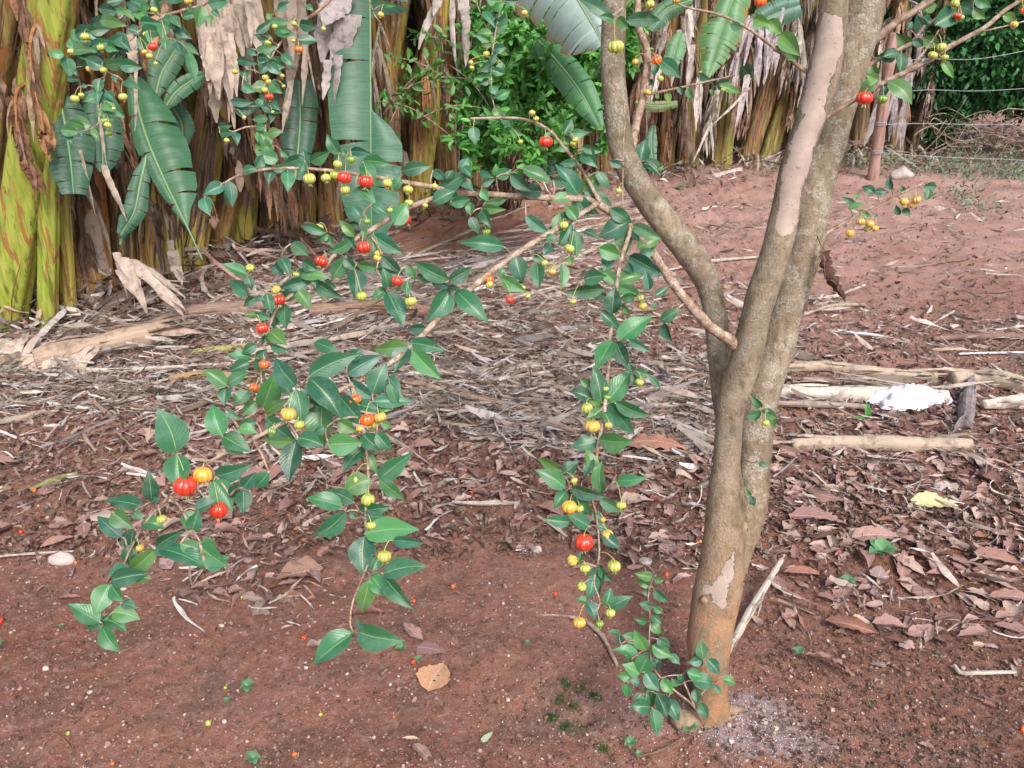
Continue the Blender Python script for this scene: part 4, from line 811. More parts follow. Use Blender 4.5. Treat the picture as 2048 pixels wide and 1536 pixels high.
gl('narrow blade with notched edges pointing down left', [(293,312,3.7),(280,370,3.68),(268,425,3.66),(240,470,3.66)], [4,14,20,22,16,8], [4,16,22,24,20,8], (.028, .10, .055), .1, .2)
gl('small ragged leaf tip at the foot of the notched blade', [(262,420,3.7),(252,445,3.7),(240,490,3.7)], [16,18,12,2], [14,14,8,2], (.03, .11, .07), .4, .2)
gl('dark bluish leaf standing under the leaf curtain', [(590,360,4.3),(600,250,4.3),(598,160,4.3)], [20,34,34,30], [20,30,36,30], BD, .2, .2)
gl('bright leaf arching behind the shrub', [(1075,80,4.1),(1120,130,4.05),(1165,190,4.0),(1200,255,4.0)], [16,28,34,34,26,10], [16,26,30,30,22,8], BB, .15, .3)
gl('yellow-edged dark leaf under the arching leaf', [(1085,150,5.1),(1120,190,5.1),(1160,240,5.1),(1185,262,5.1)], [10,16,18,16,10], [10,16,18,16,10], (.08, .12, .05), .4, .3, frng=.7)
gl('dark hanging leaf low behind the shrub', [(1100,200,5.2),(1098,260,5.2),(1092,350,5.2)], [20,24,24,14], [16,20,20,12], BD, .2, .1)
gl('bleached blue-green leaf torn into hanging ribs above the shrub', [(1085,-120,3.7),(1115,-60,3.7),(1155,0,3.7),(1190,60,3.7),(1205,90,3.7)], [20,30,30,22,8], [90,100,95,70,20], (.26, .34, .32), .95, .35, frng=.9)
gl('sunlit green leaf with frayed yellow edges in the far row', [(1475,-30,6.4),(1448,45,6.4),(1432,95,6.4),(1415,155,6.4)], [30,38,40,34,26,6], [30,36,42,38,28,6], (.09, .22, .08), .8, .3, frng=.5)
gl('small upright leaf with a pale midrib in the far row', [(1340,140,6.2),(1348,105,6.2),(1362,65,6.2)], [10,18,20,8], [10,20,22,8], (.09, .22, .09), .3, .2)
gl('blue-green leaf pointing at the top of the peeled stem', [(1500,60,6.6),(1545,30,6.6),(1600,10,6.6)], [20,28,28,20], [20,26,26,20], (.06, .17, .12), .2, .3)
gl('dark leaf tucked between two far stems', [(1500,165,6.9),(1490,140,6.9),(1470,120,6.9)], [8,18,18,8], [8,16,16,8], BL, .2, .2)
gl('low grey-green blade at the foot of the far row', [(1306,330,6.3),(1302,290,6.3),(1306,250,6.3)], [8,12,12,6], [8,12,12,6], (.06, .14, .09), .2, .2)
gl('yellow-tipped leaf lying across the far row', [(1270,205,6.1),(1310,212,6.1),(1355,206,6.1)], [6,10,10,6], [6,10,10,6], (.14, .19, .06), .6, .3, frng=.8)
gl('green blade crossing the gap left of the tree', [(1385,0,6),(1330,20,6),(1300,60,6)], [10,22,22,8], [10,18,18,8], (.05, .15, .07), .4, .3)
gl('broad dark leaf high in the shade left of the tall leaf', [(200,-60,4.4),(180,10,4.4),(150,60,4.4)], [40,60,60,30], [40,50,50,30], (.012, .045, .045), .1, .2)
gl('shaded leaf end right of the folded leaf', [(345,215,4.3),(362,245,4.3),(368,290,4.3)], [14,24,24,8], [14,22,22,8], BL, .1, .2)
# ------------------------------------------------------------------ foliage scatter
def leafcards(name, cen, size, tints, parent=None, dirs=None, asp=.45, up=.5, mat='shrub', kind=None, rs=1):
    g = np.random.default_rng(rs); n = len(cen); cen = np.asarray(cen, float)
    d = g.normal(size=(n, 3)) if dirs is None else np.asarray(dirs) + g.normal(size=(n, 3)) * .35
    d /= np.linalg.norm(d, axis=1, keepdims=True) + 1e-9
    nn = g.normal(size=(n, 3)) + np.array([0, -.5, up * 2]); s = np.cross(d, nn); s /= np.linalg.norm(s, axis=1, keepdims=True) + 1e-9; nv = np.cross(s, d)
    L = (np.asarray(size) * g.uniform(.65, 1.2, n))[:, None]; W = L * asp
    a = [cen, cen + d * L * .3 + s * W * .42 + nv * L * .05, cen + d * L * .3 - nv * L * .03, cen + d * L * .3 - s * W * .42 + nv * L * .05,
         cen + d * L * .68 + s * W * .38 + nv * L * .03, cen + d * L * .68 - nv * L * .04, cen + d * L * .68 - s * W * .38 + nv * L * .03, cen + d * L - nv * L * .10]
    V = np.stack(a, 1).reshape(-1, 3); b = np.arange(n)[:, None] * 8
    F = np.concatenate([b + np.array([0, 1, 2, 2]) if False else np.concatenate([b + 0, b + 1, b + 2, b + 3], 1), np.concatenate([b + 1, b + 4, b + 5, b + 2], 1), np.concatenate([b + 2, b + 5, b + 6, b + 3], 1), np.concatenate([b + 4, b + 7, b + 6, b + 5], 1)])
    T = np.repeat(np.asarray(tints) * g.uniform(.7, 1.35, (n, 1)) * g.uniform(.9, 1.1, (n, 3)), 8, axis=0)
    o0 = V.mean(0); me = np_mesh(name, V - o0, F, T, None, (mat,)); o = bpy.data.objects.new(name, me); COL.objects.link(o)
    if parent: o.parent = parent; o.location = Vector(o0) - world_loc(parent)
    else: o.location = o0
    if kind: o['kind'] = kind
    return o
# light green shrub in front of the grove, made of whippy branches set with rosettes
random.seed(9); g9 = np.random.default_rng(9)
bx_, by_ = G2(1010, 402)
sh = empty('shrub', (bx_, by_ - .35, gzs(bx_, by_ - .35)), 'bright light green leafy shrub with small rosettes of leaves in front of the banana stems', 'shrub')
mb = MB(); cen = []; dirs = []; tn = []; sb = Vector((bx_, by_ - .35, 0))
ends_ = [(940,340),(965,200),(1000,330),(1120,280),(1150,330),(930,150),(1170,130),(1190,100),(960,20),(985,90),(1000,150),(940,250),(1040,260),(1010,300),(1060,330),(1090,60),(1120,90),(1060,120),(1150,110),(1180,170),(1030,60),(965,300),(900,290),(1100,150),(1075,200),(1160,60),(1200,240),(1215,300),(1130,200),(985,230),(1020,200),(1250,100),(1265,140),(1240,60),(1060,20),(1120,10),(1000,10),(1220,200),(1045,130),(1080,90),(1105,230),(975,140),(950,60),(1010,250),(1100,110)]
for ex, ey in ends_:
    z = 4.35 + random.uniform(-.35, .45) + max(0, ex - 1100) * .002; e = P(ex, ey, z); a = sb + Vector((random.gauss(0, .06), random.gauss(0, .06), .02)); m1 = a.lerp(e, .5) + Vector((random.gauss(0, .12), random.gauss(0, .1), .25 + random.uniform(0, .2)))
    if ex > 1200: m1 = e + Vector((-.1, .2, .6))
    mb.tube([a, m1, e], [.008, .005, .002], n=6, steps=16)
    c = catmull([np.array(a), np.array(m1), np.array(e)], 40); dens = 62 if ex > 950 else 22
    for q in range(dens):
        t = 1 - abs(g9.normal(0, .16)); t = max(.35, min(1, t)); p = Vector(c[int(t * 40)]) + Vector(g9.normal(0, .028, 3)) * (1.2 if t < .97 else .3)
        ax = Vector(g9.normal(size=3)) * .6 + Vector((0, -.4, .15))
        for w_ in range(random.randint(4, 7)):
            cen.append(p); dirs.append(ax.normalized() * .5 + Vector(g9.normal(size=3)) * .7); tn.append((.13, .37, .075) if random.random() < .7 else (.07, .24, .05))
# thin bare branches to the left
for x0, y0, x1, y1 in ((900,270,745,200),(930,190,770,110),(960,160,780,190),(890,120,765,230),(850,140,765,280),(985,220,830,240),(1000,250,900,130),(940,110,820,80)):
    a = P(x0, y0, 4.5); e = P(x1, y1, 4.4); mid = a.lerp(e, .5) + Vector((0, 0, .05)); mb.tube([a, mid, e], [.004, .003, .0015], n=6, steps=12)
    c = catmull([np.array(a), np.array(mid), np.array(e)], 30)
    for q in range(34):
        p = Vector(c[g9.integers(0, 31)]) + Vector(g9.normal(0, .025, 3)); cen.append(p); dirs.append(Vector(g9.normal(size=3)) + Vector((.5, 0, .5))); tn.append((.10, .27, .06))
mb.build('branch', 'twig', sh)
leafcards('foliage', [tuple(c) for c in cen], np.full(len(cen), .064), np.array(tn), sh, np.array([tuple(d) for d in dirs]), .42, rs=3)
# big dark hedge beyond the fence
def hedge(name, label, cat, ells, n, size, tint, seed, trunk=None, group=None, asp=.5):
    g = np.random.default_rng(seed); pts = []; dr = []; tt = []
    vol = np.array([e[3] * e[4] * e[5] for e in ells]); pr = vol ** .67; pr /= pr.sum()
    for cx, cy, cz, rx, ry, rz in [ells[i] for i in g.choice(len(ells), n, p=pr)]:
        v = g.normal(size=3); v /= np.linalg.norm(v); r = g.uniform(.72, 1.06) + .12 * math.sin(v[0] * 6 + cx * 5) * math.cos(v[2] * 7 + cy)
        p = np.array([cx, cy, cz]) + v * np.array([rx, ry, rz]) * r
        if p[2] < .05: continue
        pts.append(p); dr.append(v + np.array([0, 0, -.3])); tt.append(np.array(tint) * (1.5 if g.random() < .15 else g.uniform(.6, 1.1)))
    pts = np.array(pts); e = empty(name, (float(np.mean([q[0] for q in ells])), float(np.mean([q[1] for q in ells])), 0), label, cat, group)
    leafcards('crown', pts, np.full(len(pts), size), np.array(tt), e, np.array(dr), asp, rs=seed)
    mb = MB(); c = world_loc(e)
    for q in range(2):
        a = c + Vector((random.uniform(-.2, .2), random.uniform(.5, .8), 0)); t = ells[q % len(ells)]; mb.tube([a, a + Vector((.1, 0, .6)), Vector(t[:3])], [.05, .04, .02], n=7, steps=8)
    mb.build('trunk', 'deadwood', e); return e
def ell_px(px, py, Y, rx, ry, rz): p = off_ray(px, py, Y); return (p.x, p.y, p.z, rx, ry, rz)
hedge('bush', 'dense dark green bush beyond the wire fence at the upper right corner', 'bush', [ell_px(1900,60,9.6,1.0,.8,.75), ell_px(2020,30,9.3,.9,.8,.8), ell_px(1830,30,9.9,.7,.7,.8), ell_px(1960,150,9.4,.75,.6,.42), ell_px(2060,130,9.3,.8,.7,.5), ell_px(1880,200,9.5,.4,.4,.42), ell_px(1850,-80,10,1.3,.9,1.0), ell_px(2060,-120,9.8,1.2,.9,1.0), ell_px(2200,50,9.2,1,.9,1.1), ell_px(2300,-60,9.2,1,.9,1.2)], 30000, .085, (.045, .17, .05), 5)
hedge('bush', 'small darker bush tucked between the last banana stem and the big bush', 'bush', [ell_px(1860,120,9.2,.35,.3,.5), ell_px(1880,240,9.2,.22,.25,.28)], 2600, .07, (.03, .10, .03), 8)
# backdrop of shade-dark leaf cards, added behind the grove to block the sky
g = np.random.default_rng(21); pts = []
for q in range(26000):
    px = g.uniform(-600, 2300); x, y = G2(px, float(np.interp(px, rowx, rowy)) - 52); f = g.uniform(1.0, 1.35); pts.append((x * f + g.normal(0, .3), y * f + .8 + g.exponential(.8), g.uniform(0, 5) ** 1.0))
tt = np.where(g.random((len(pts), 1)) < .35, np.array([[.035, .022, .015]]), np.array([[.012, .036, .014]]))
leafcards('backdrop', np.array(pts), np.full(len(pts), .34), tt, None, None, .55, kind='stuff', rs=4)
wd = bpy.data.objects['backdrop']; wd['label'] = 'dark leaf backdrop added behind the banana grove to block the sky'; wd['category'] = 'backdrop'
# ------------------------------------------------------------------ things on the ground
def scatter(name, temps, pos, scl, tint, mat, label=None, tilt=.3, kind='stuff', seed=1, smooth=True, yaw=None, uvs=None):
    """temps: list of (verts (n,3), faces (m,4)[, uv]); pos (k,3)"""
    g = np.random.default_rng(seed); k = len(pos); pos = np.asarray(pos, float); scl = np.asarray(scl, float); tint = np.asarray(tint, float)
    which = g.integers(0, len(temps), k); Vs = []; Fs = []; Ts = []; Us = []; off = 0
    ya = g.uniform(0, 2 * np.pi, k) if yaw is None else np.asarray(yaw); ax = g.normal(0, tilt, k); ay = g.normal(0, tilt, k)
    for ti, tp in enumerate(temps):
        s = which == ti
        if not s.any(): continue
        v = np.asarray(tp[0], float); f = np.asarray(tp[1], int); n = s.sum()
        cz, sz = np.cos(ya[s]), np.sin(ya[s]); cx, sx = np.cos(ax[s]), np.sin(ax[s]); cy, sy = np.cos(ay[s]), np.sin(ay[s])
        sc = scl[s] if scl.ndim > 1 else np.repeat(scl[s][:, None], 3, 1)
        W = v[None] * sc[:, None, :]
        x, y, z = W[..., 0], W[..., 1], W[..., 2]
        y, z = y * cx[:, None] - z * sx[:, None], y * sx[:, None] + z * cx[:, None]
        x, z = x * cy[:, None] + z * sy[:, None], -x * sy[:, None] + z * cy[:, None]
        x, y = x * cz[:, None] - y * sz[:, None], x * sz[:, None] + y * cz[:, None]
        W = np.stack([x, y, z], -1) + pos[s][:, None]; Vs.append(W.reshape(-1, 3))
        Fs.append((f[None] + (np.arange(n) * len(v))[:, None, None] + off).reshape(-1, 4)); Ts.append(np.repeat(tint[s], len(v), 0)); off += n * len(v)
        if len(tp) > 2: Us.append(np.tile(np.asarray(tp[2]), (n, 1)))
    me = np_mesh(name, np.concatenate(Vs), np.concatenate(Fs), np.concatenate(Ts), np.concatenate(Us) if Us else None, (mat,), smooth=smooth)
    o = bpy.data.objects.new(name, me); COL.objects.link(o); o['kind'] = kind
    if label: o['label'] = label
    return o
def tmpl_leaf(seed, curl=.3, jag=.1, asp=.42, NL=9, NW=6):
    r = random.Random(seed); rows = []; uv = []; bendx = r.uniform(-.12, .12); cu = r.uniform(-.2, 1) * curl; tw = r.uniform(-.8, .8) * curl; pk = r.uniform(.5, .95)
    for i in range(NL + 1):
        t = i / NL; wv = math.sin(math.pi * t ** pk) ** .8 if 0 < t < 1 else .02; w_ = asp * .5 * wv * (1 + r.uniform(-jag, jag)); wr_ = asp * .5 * wv * (1 + r.uniform(-jag, jag))
        for j in range(NW + 1):
            s = j / NW * 2 - 1; ww = w_ if s < 0 else wr_
            z = cu * .55 * (s * s) * ww * 2.2 + .22 * curl * math.sin(math.pi * t) * 0.6 + tw * s * ww * (t - .5) * 2 + r.uniform(-1, 1) * .022 * (1 + curl) * abs(s) + curl * .2 * (t - .5) ** 2
            rows.append((t - .5, s * ww * (1 - .35 * max(0, cu)) + bendx * (t - .5) ** 2 * 2, z)); uv.append((j / NW, t))
    F = [(i * (NW + 1) + j, i * (NW + 1) + j + 1, (i + 1) * (NW + 1) + j + 1, (i + 1) * (NW + 1) + j) for i in range(NL) for j in range(NW)]
    z0 = min(p[2] for p in rows); return [(a, b, c - z0 * .8) for a, b, c in rows], F, uv
def tmpl_strip(seed, n=9, curv=.25, wd=.10):
    r = random.Random(seed); V = []; a = r.uniform(-curv, curv); x = y = z = 0; ang = r.uniform(-.3, .3); el = r.uniform(-.2, .4); tw = 0
    for i in range(n + 1):
        w_ = wd * .5 * (1 - .6 * abs(i / n - .4)) * r.uniform(.7, 1.2); tw += r.gauss(0, .35); cx, sx = math.cos(tw * .8), math.sin(tw * .8)
        for s in (-1, 0, 1): V.append((x - math.sin(ang) * w_ * s * cx, y + math.cos(ang) * w_ * s * cx, z + w_ * s * sx + (.25 * w_ if s == 0 else 0)))
        ang += a + r.gauss(0, .18); el += r.gauss(-.04, .22); x += math.cos(ang) / n; y += math.sin(ang) / n; z = max(-.02, z + math.sin(el) / n * .55)
    F = [(i * 3 + j, i * 3 + j + 1, i * 3 + 4 + j, i * 3 + 3 + j) for i in range(n) for j in range(2)]
    return [(p[0] - x / 2, p[1] - y / 2, p[2]) for p in V], F
def tmpl_rock(seed, rough=.28):
    r = random.Random(seed); NR, NS = 6, 8; V = []; ax = [r.uniform(.7, 1.3) for _ in range(3)]; o = Vector((r.random() * 9, r.random() * 9, 0))
    for i in range(NR + 1):
        ph = math.pi * i / NR
        for j in range(NS):
            th = 2 * math.pi * j / NS; d = Vector((math.sin(ph) * math.cos(th), math.sin(ph) * math.sin(th), math.cos(ph))); k = 1 + rough * noise.noise(d * 1.6 + o) * 1.6
            V.append((d.x * ax[0] * k * .5, d.y * ax[1] * k * .5, d.z * .7 * ax[2] * k * .5))
    return V, [(i * NS + j, i * NS + (j + 1) % NS, (i + 1) * NS + (j + 1) % NS, (i + 1) * NS + j) for i in range(NR) for j in range(NS)]
LT = [tmpl_leaf(i, random.Random(i).uniform(.3, 1.3), .32, random.Random(i + 5).uniform(.34, .62)) for i in range(26)]
CT = [tmpl_leaf(100 + i, random.Random(i).uniform(.8, 1.6), .35, random.Random(i + 5).uniform(.4, .8), 6, 4) for i in range(10)]
ST = [tmpl_strip(i, 9, .2, random.Random(i).choice([.05, .08, .12, .16])) for i in range(18)]
RT = [tmpl_rock(i) for i in range(8)]
# density of the litter, drawn over the ground from where it lies in the photograph
def inband(px, py, kind):
    w_ = 60 * vnoise(px / 70, py / 40, 5) + 30 * vnoise(px / 25, py / 18, 8); y = py + w_
    if kind == 'leaf':
        lo = np.interp(px, [0, 300, 600, 1000, 1300, 1500, 1650, 2048], [760, 760, 750, 790, 700, 660, 700, 740]); hi = np.interp(px, [0, 200, 400, 620, 700, 1000, 1250, 1400, 1600, 1800, 2048], [1040, 1110, 1150, 1180, 1020, 1030, 1090, 1120, 1200, 1260, 1330])
        d = np.where(y < lo, .004 + np.exp((y - lo) / 50.), np.where(y < hi, .9, .004 + np.exp(-(y - hi) / 38.))); d = np.where(y > hi - 120, d * .62, d)
        d = d * np.where((px < 350) & (y > 900), .35, 1); d = d * np.where((px > 1450) & (y > 1100), .55, 1); d = d * np.where((px > 1500) & (y < 760), .5, 1)
        return d
    if kind == 'straw':
        lo = np.interp(px, [0, 300, 450, 600, 850, 1000, 1250, 1500, 1700, 2048], [640, 600, 555, 500, 520, 470, 450, 520, 600, 640]); hi = np.interp(px, [0, 300, 600, 900, 1200, 1450, 1600, 2048], [830, 830, 800, 850, 930, 930, 720, 720])
        d = np.where((y > lo) & (y < hi), 1.0, .05); d = np.where((px > 760) & (px < 1320) & (y > 380) & (y < 470), .06, d)
        d = np.where((px > 1300) & (y < 720), d * .22, d); d = np.where((px > 1250) & (py < 560), .16 + .3 * (vnoise(px / 120, py / 30, 2) > .12), d); return d
    if kind == 'crumb':
        d = np.where((y > 560) & (y < 1120), 1.0, .10); d = np.where((px > 1200) & (y < 600), .55, d); d = np.where((px > 1500) & (y > 1100), .45, d); return d
    return np.ones_like(px)
def sample(n, kind, seed, ylo=330, yhi=1600, xlo=-250, xhi=2300, near_pow=0):
    g = np.random.default_rng(seed); out = []; tot = 0
    while tot < n:
        m_ = n * 3; px = g.uniform(xlo, xhi, m_); py = g.uniform(ylo, yhi, m_)
        line = np.interp(px, rowx, rowy) - 12
        ok = (g.random(m_) < inband(px, py, kind)) & (py > line)
        px, py = px[ok], py[ok]; out.append(np.stack([px, py], 1)); tot += len(px)
    q = np.concatenate(out)[:n]; px, py = q[:, 0], q[:, 1]; an = PITCH + np.arctan((py - 768) / FPX); 
    rx = (px - 1024) / FPX; ry = math.cos(PITCH) - (py - 768) / FPX * math.sin(PITCH); rz = -math.sin(PITCH) - (py - 768) / FPX * math.cos(PITCH); t = CAM_H / -rz
    x, y = rx * t, ry * t; return x, y, gz(x, y), px, py
PAL_L = np.array([(.30, .18, .158), (.25, .145, .125), (.36, .235, .205), (.19, .10, .08), (.42, .31, .255), (.27, .135, .10), (.33, .225, .21)])
PAL_S = np.array([(.43, .37, .335), (.34, .28, .245), (.52, .47, .435), (.26, .195, .165), (.20, .13, .105), (.38, .30, .235), (.46, .42, .41)])
PAL_C = np.array([(.20, .10, .075), (.15, .08, .06), (.27, .17, .14), (.33, .25, .21), (.12, .06, .045), (.10, .06, .05)])
PAL_D = np.array([(.20, .10, .075), (.16, .08, .062), (.25, .14, .11), (.13, .08, .065), (.30, .19, .155)])
g = np.random.default_rng(5)
# shredded dry leaf and straw
x, y, z, px, py = sample(21000, 'straw', 51, 400, 1000); s = .025 + g.exponential(.055, len(x)); s = np.minimum(s, .3); T = PAL_S[g.integers(0, len(PAL_S), len(x))] * g.uniform(.45, 1.05, (len(x), 1))
yaw = np.where(g.random(len(x)) < .6, g.normal(.15, .5, len(x)) + np.where(g.random(len(x)) < .5, 0, np.pi), g.uniform(0, 6.28, len(x)))
scatter('straw_litter', ST, np.stack([x, y, z + g.uniform(0, .028, len(x))], 1), np.stack([s, np.minimum(s, .10) * g.uniform(.3, 1.1, len(s)), s * .9], 1), T, 'dry', 'grey and tan shredded straw lying in a band across the red soil', .16, seed=2, yaw=yaw)
# small crumbs of leaf and bark
x, y, z, px, py = sample(40000, 'crumb', 52, 330, 1560); s = (.006 + g.exponential(.009, len(x))); s = np.where(py > 1120, np.minimum(s, .012), np.minimum(s, .045)); T = PAL_C[g.integers(0, len(PAL_C), len(x))] * g.uniform(.6, 1.3, (len(x), 1))
scatter('leaf_litter', CT, np.stack([x, y, z + g.uniform(0, .010, len(x))], 1), s, T, 'dry', 'small brown crumbs of dead leaf', .5, seed=3)
x, y, z, px, py = sample(3300, 'leaf', 53, 520, 1560); s = g.uniform(.02, .075, len(x)); T = PAL_L[g.integers(0, len(PAL_L), len(x))] * g.uniform(.6, 1.1, (len(x), 1))
scatter('leaf_litter', LT, np.stack([x, y, z + g.uniform(-.004, .010, len(x))], 1), np.stack([s, s * g.uniform(.7, 1.1, len(s)), s * .75], 1), T, 'fallen', 'bed of mauve-brown dead leaves and leaf pieces', .17, seed=4)
# clods, grit, granules
x, y, z, px, py = sample(42000, 'all', 54, 560, 1640); s = .0014 + g.exponential(.0018, len(x)); s = np.minimum(s, .013) * (1 + .6 * (y > 2.5)); T = PAL_D[g.integers(0, len(PAL_D), len(x))] * g.uniform(.7, 1.35, (len(x), 1))
scatter('soil_clods', RT, np.stack([x, y, z + s * .12], 1), s, T, 'clod', 'crumbly red soil clods', .4, seed=5)
x, y, z, px, py = sample(900, 'all', 55, 800, 1600); s = g.uniform(.003, .008, len(x)) * (1 + (g.random(len(x)) < .08)); T = np.ones((len(x), 3)) * .5
scatter('gravel', RT, np.stack([x, y, z + s * .2], 1), s, T, 'pebble', 'tiny pale stones scattered over the soil', .4, seed=6)
m = MATS['pebble'].copy(); MATS['granule'] = m
for nd in m.node_tree.nodes:
    if nd.type == 'MIX': nd.inputs[6].default_value = (.62, .60, .64, 1); nd.inputs[7].default_value = (.75, .73, .76, 1)
n = 1300; lx, ly = G2(1490, 1470); ax_ = np.concatenate([g.normal(0, .12, n // 2) + lx, g.normal(0, .30, n // 2) + lx - .12]); ay_ = np.concatenate([g.normal(0, .06, n // 2) + ly - .01, g.normal(0, .13, n // 2) + ly + .03]); s = g.uniform(.0008, .0024, n)
scatter('lime_granules', RT, np.stack([ax_, ay_, gz(ax_, ay_) + s * .3], 1), s, np.ones((n, 3)), 'granule', 'white granules spilled round the foot of the tree', .3, seed=7)
# long pale straws lying slantwise and bits of straw among the leaves
n = 420; px = g.uniform(640, 1340, n); py = 590 - (px - 760) * .29 + g.normal(0, 34, n); ok = py > 415; px, py = px[ok], py[ok]
P3 = np.array([ground_pt(a, b) for a, b in zip(px, py)]); s = g.uniform(.2, .75, len(px)); T = PAL_S[g.choice([0, 2, 6, 5], len(px))] * g.uniform(.7, 1.3, (len(px), 1))
scatter('straw_litter', ST, P3 + np.array([0, 0, .02]), np.stack([s, s * .22, s * .3], 1), T, 'dry', 'long pale straws lying slantwise left of the tree', .05, seed=12, yaw=g.normal(.62, .2, len(px)))
x, y, z, px, py = sample(3800, 'leaf', 57, 620, 1300); s = np.minimum(.02 + g.exponential(.035, len(x)), .13); T = PAL_S[g.integers(0, len(PAL_S), len(x))] * g.uniform(.6, 1.3, (len(x), 1))
scatter('straw_litter', ST, np.stack([x, y, z + g.uniform(.0, .024, len(x))], 1), np.stack([s, s * .6, s], 1), T, 'dry', 'bits of straw among the dead leaves', .2, seed=14)
# torn leaf and fibre heaped along the foot of the grove
n = 3400; px = g.uniform(-100, 1900, n); py = np.interp(px, rowx, rowy) + g.normal(4, 16, n) * (1 + (px < 700) * .6); P3 = np.array([ground_pt(a, b) for a, b in zip(px, py)]); P3[:, 2] += np.abs(g.normal(0, .06, n)); s = .06 + g.exponential(.1, n); T = np.concatenate([PAL_S, PAL_C])[g.integers(0, 13, n)] * g.uniform(.5, 1.3, (n, 1))
scatter('straw_litter', ST, P3, np.stack([s, np.minimum(s, .3) * .8, s], 1), T, 'dry', 'torn dry leaf heaped along the foot of the banana grove', .45, seed=16)
# ---------- three hundred individual fallen leaves
lm = []
for i, (v, f, u) in enumerate(LT[:20]):
    for c in range(3):
        lm.append((i, c, np_mesh('fallen_leaf', v, f, np.tile(PAL_L[[0, 1, 4][c]] * [1, 1, .95][c], (len(v), 1)), u, ('fallen',))))
def put_leaf(px, py, L, yaw, mesh, label, group=None, tilt=(0, 0), up=.004, flat=1.0, cat='leaf'):
    o = bpy.data.objects.new('fallen_leaf', mesh); COL.objects.link(o); o.location = ground_pt(px, py, up); o.scale = (L, L, L * flat)
    o.rotation_euler = (tilt[0], tilt[1], yaw); return tag(o, label, 'fallen leaf', group)
def one_leaf(px, py, wpx, yawdeg, asp, curl, col, label, seed=1, tilt=(0, 0), up=.006):
    v, f, u = tmpl_leaf(seed, curl, .10, asp, 16, 8); zc = (ground_pt(px, py) - C0).dot(CF)
    put_leaf(px, py, wpx / FPX * zc, R(yawdeg), np_mesh('fallen_leaf', v, f, np.tile(np.array(col), (len(v), 1)), u, ('fallen',)), label, None, tilt, up)
one_leaf(870, 1360, 76, 70, .95, .35, (.46, .26, .15), 'roundish tan dead leaf with wavy edge lying alone on bare soil', 3)
one_leaf(864, 1308, 62, -15, .62, .2, (.23, .125, .12), 'mauve dead leaf touching the top of the round tan leaf', 4)
one_leaf(602, 1156, 92, 25, .62, .6, (.27, .165, .12), 'large crumpled brown leaf beside the pale frayed fibres', 5, (.25, .1))
one_leaf(738, 1237, 66, 4, .36, 1.3, (.20, .10, .085), 'rolled mauve-brown leaf behind the two lowest cherry leaves', 6)
one_leaf(975, 1482, 34, 50, .42, .3, (.34, .44, .27), 'small pale green leaf near the bottom of the picture', 7)
one_leaf(822, 1487, 36, 175, .3, .5, (.42, .34, .22), 'thin straw-coloured leaf at the bottom left of the small pale green one', 8)
one_leaf(1863, 1022, 92, -8, .42, .8, (.50, .48, .24), 'pale yellow-green leaf scrap at the right among brown leaves', 9, (.35, .05), .012)
one_leaf(1655, 1348, 96, -28, .36, 1.2, (.26, .15, .12), 'folded brown leaf standing on edge right of the tree foot', 10, (-.5, .1), .012)
one_leaf(1700, 1262, 100, -22, .34, 1.1, (.22, .105, .075), 'curled chestnut leaf above the folded one', 11, (.5, 0), .012)
one_leaf(1852, 1267, 84, 14, .42, .3, (.29, .175, .155), 'flat mauve leaf with a serrated edge right of the curled chestnut leaf', 12, (.1, 0), .01)
one_leaf(2015, 1214, 92, -6, .34, .6, (.25, .14, .12), 'long dull leaf running off the right edge of the picture', 13, (.25, 0), .012)
one_leaf(1842, 1118, 74, 65, .52, .5, (.25, .15, .14), 'broad mauve leaf leaning on others beside the little seedling', 14, (.2, .2), .012)
one_leaf(1757, 1155, 44, 60, .8, .4, (.28, .20, .19), 'rounded greyish leaf just below the seedling', 15, (.2, 0), .01)
one_leaf(1745, 1094, 96, 0, .4, .9, (.30, .19, .165), 'large torn leaf with a ragged lower edge above the seedling', 16, (.35, 0), .015)
one_leaf(1605, 1155, 78, -4, .32, .6, (.27, .125, .085), 'red-brown leaf right of the pale stick', 17, (.2, 0), .01)
one_leaf(1635, 1058, 110, -18, .34, .7, (.24, .14, .13), 'long purplish leaf right of the tree trunk', 18, (.2, 0), .015)
one_leaf(1990, 1132, 90, -14, .46, .6, (.25, .135, .11), 'broad brown leaf near the right edge below the pale scrap', 19, (.2, .1), .012)
one_leaf(1952, 1300, 40, 5, .4, .4, (.44, .32, .22), 'small beige leaf near the bent dry stalk', 20)
one_leaf(1555, 1172, 46, 80, .75, .3, (.26, .15, .14), 'round mauve leaf cut off behind the pale stick', 21)
one_leaf(1270, 1147, 36, 10, .45, .4, (.33, .20, .17), 'small pinkish leaf above the basal shoots', 22)
one_leaf(602, 1068, 30, 5, .5, .4, (.45, .22, .13), 'small orange-brown leaf under the hanging twig', 23)
one_leaf(120, 1102, 60, 35, .4, .6, (.26, .14, .12), 'curved mauve leaf next to the tan stone on the left', 24, (.2, 0), .01)
one_leaf(175, 1050, 40, 60, .7, .3, (.26, .15, .14), 'round mauve leaf above the tan stone on the left', 25)
one_leaf(135, 1060, 64, 20, .3, .3, (.24, .13, .12), 'slender mauve leaf at the far left', 26)
one_leaf(1205, 1262, 60, 75, .3, 1.1, (.22, .12, .10), 'brown leaf dangling beside the lowest hanging cherry', 27, (0, .5), .02)
one_leaf(1310, 912, 130, -10, .34, .9, (.30, .15, .10), 'large red-brown leaf left of the trunk among many', 28, (.2, 0), .03)
one_leaf(140, 1205, 44, 8, .3, .8, (.27, .13, .10), 'thin red-brown leaf left of the lowest left twig', 29)
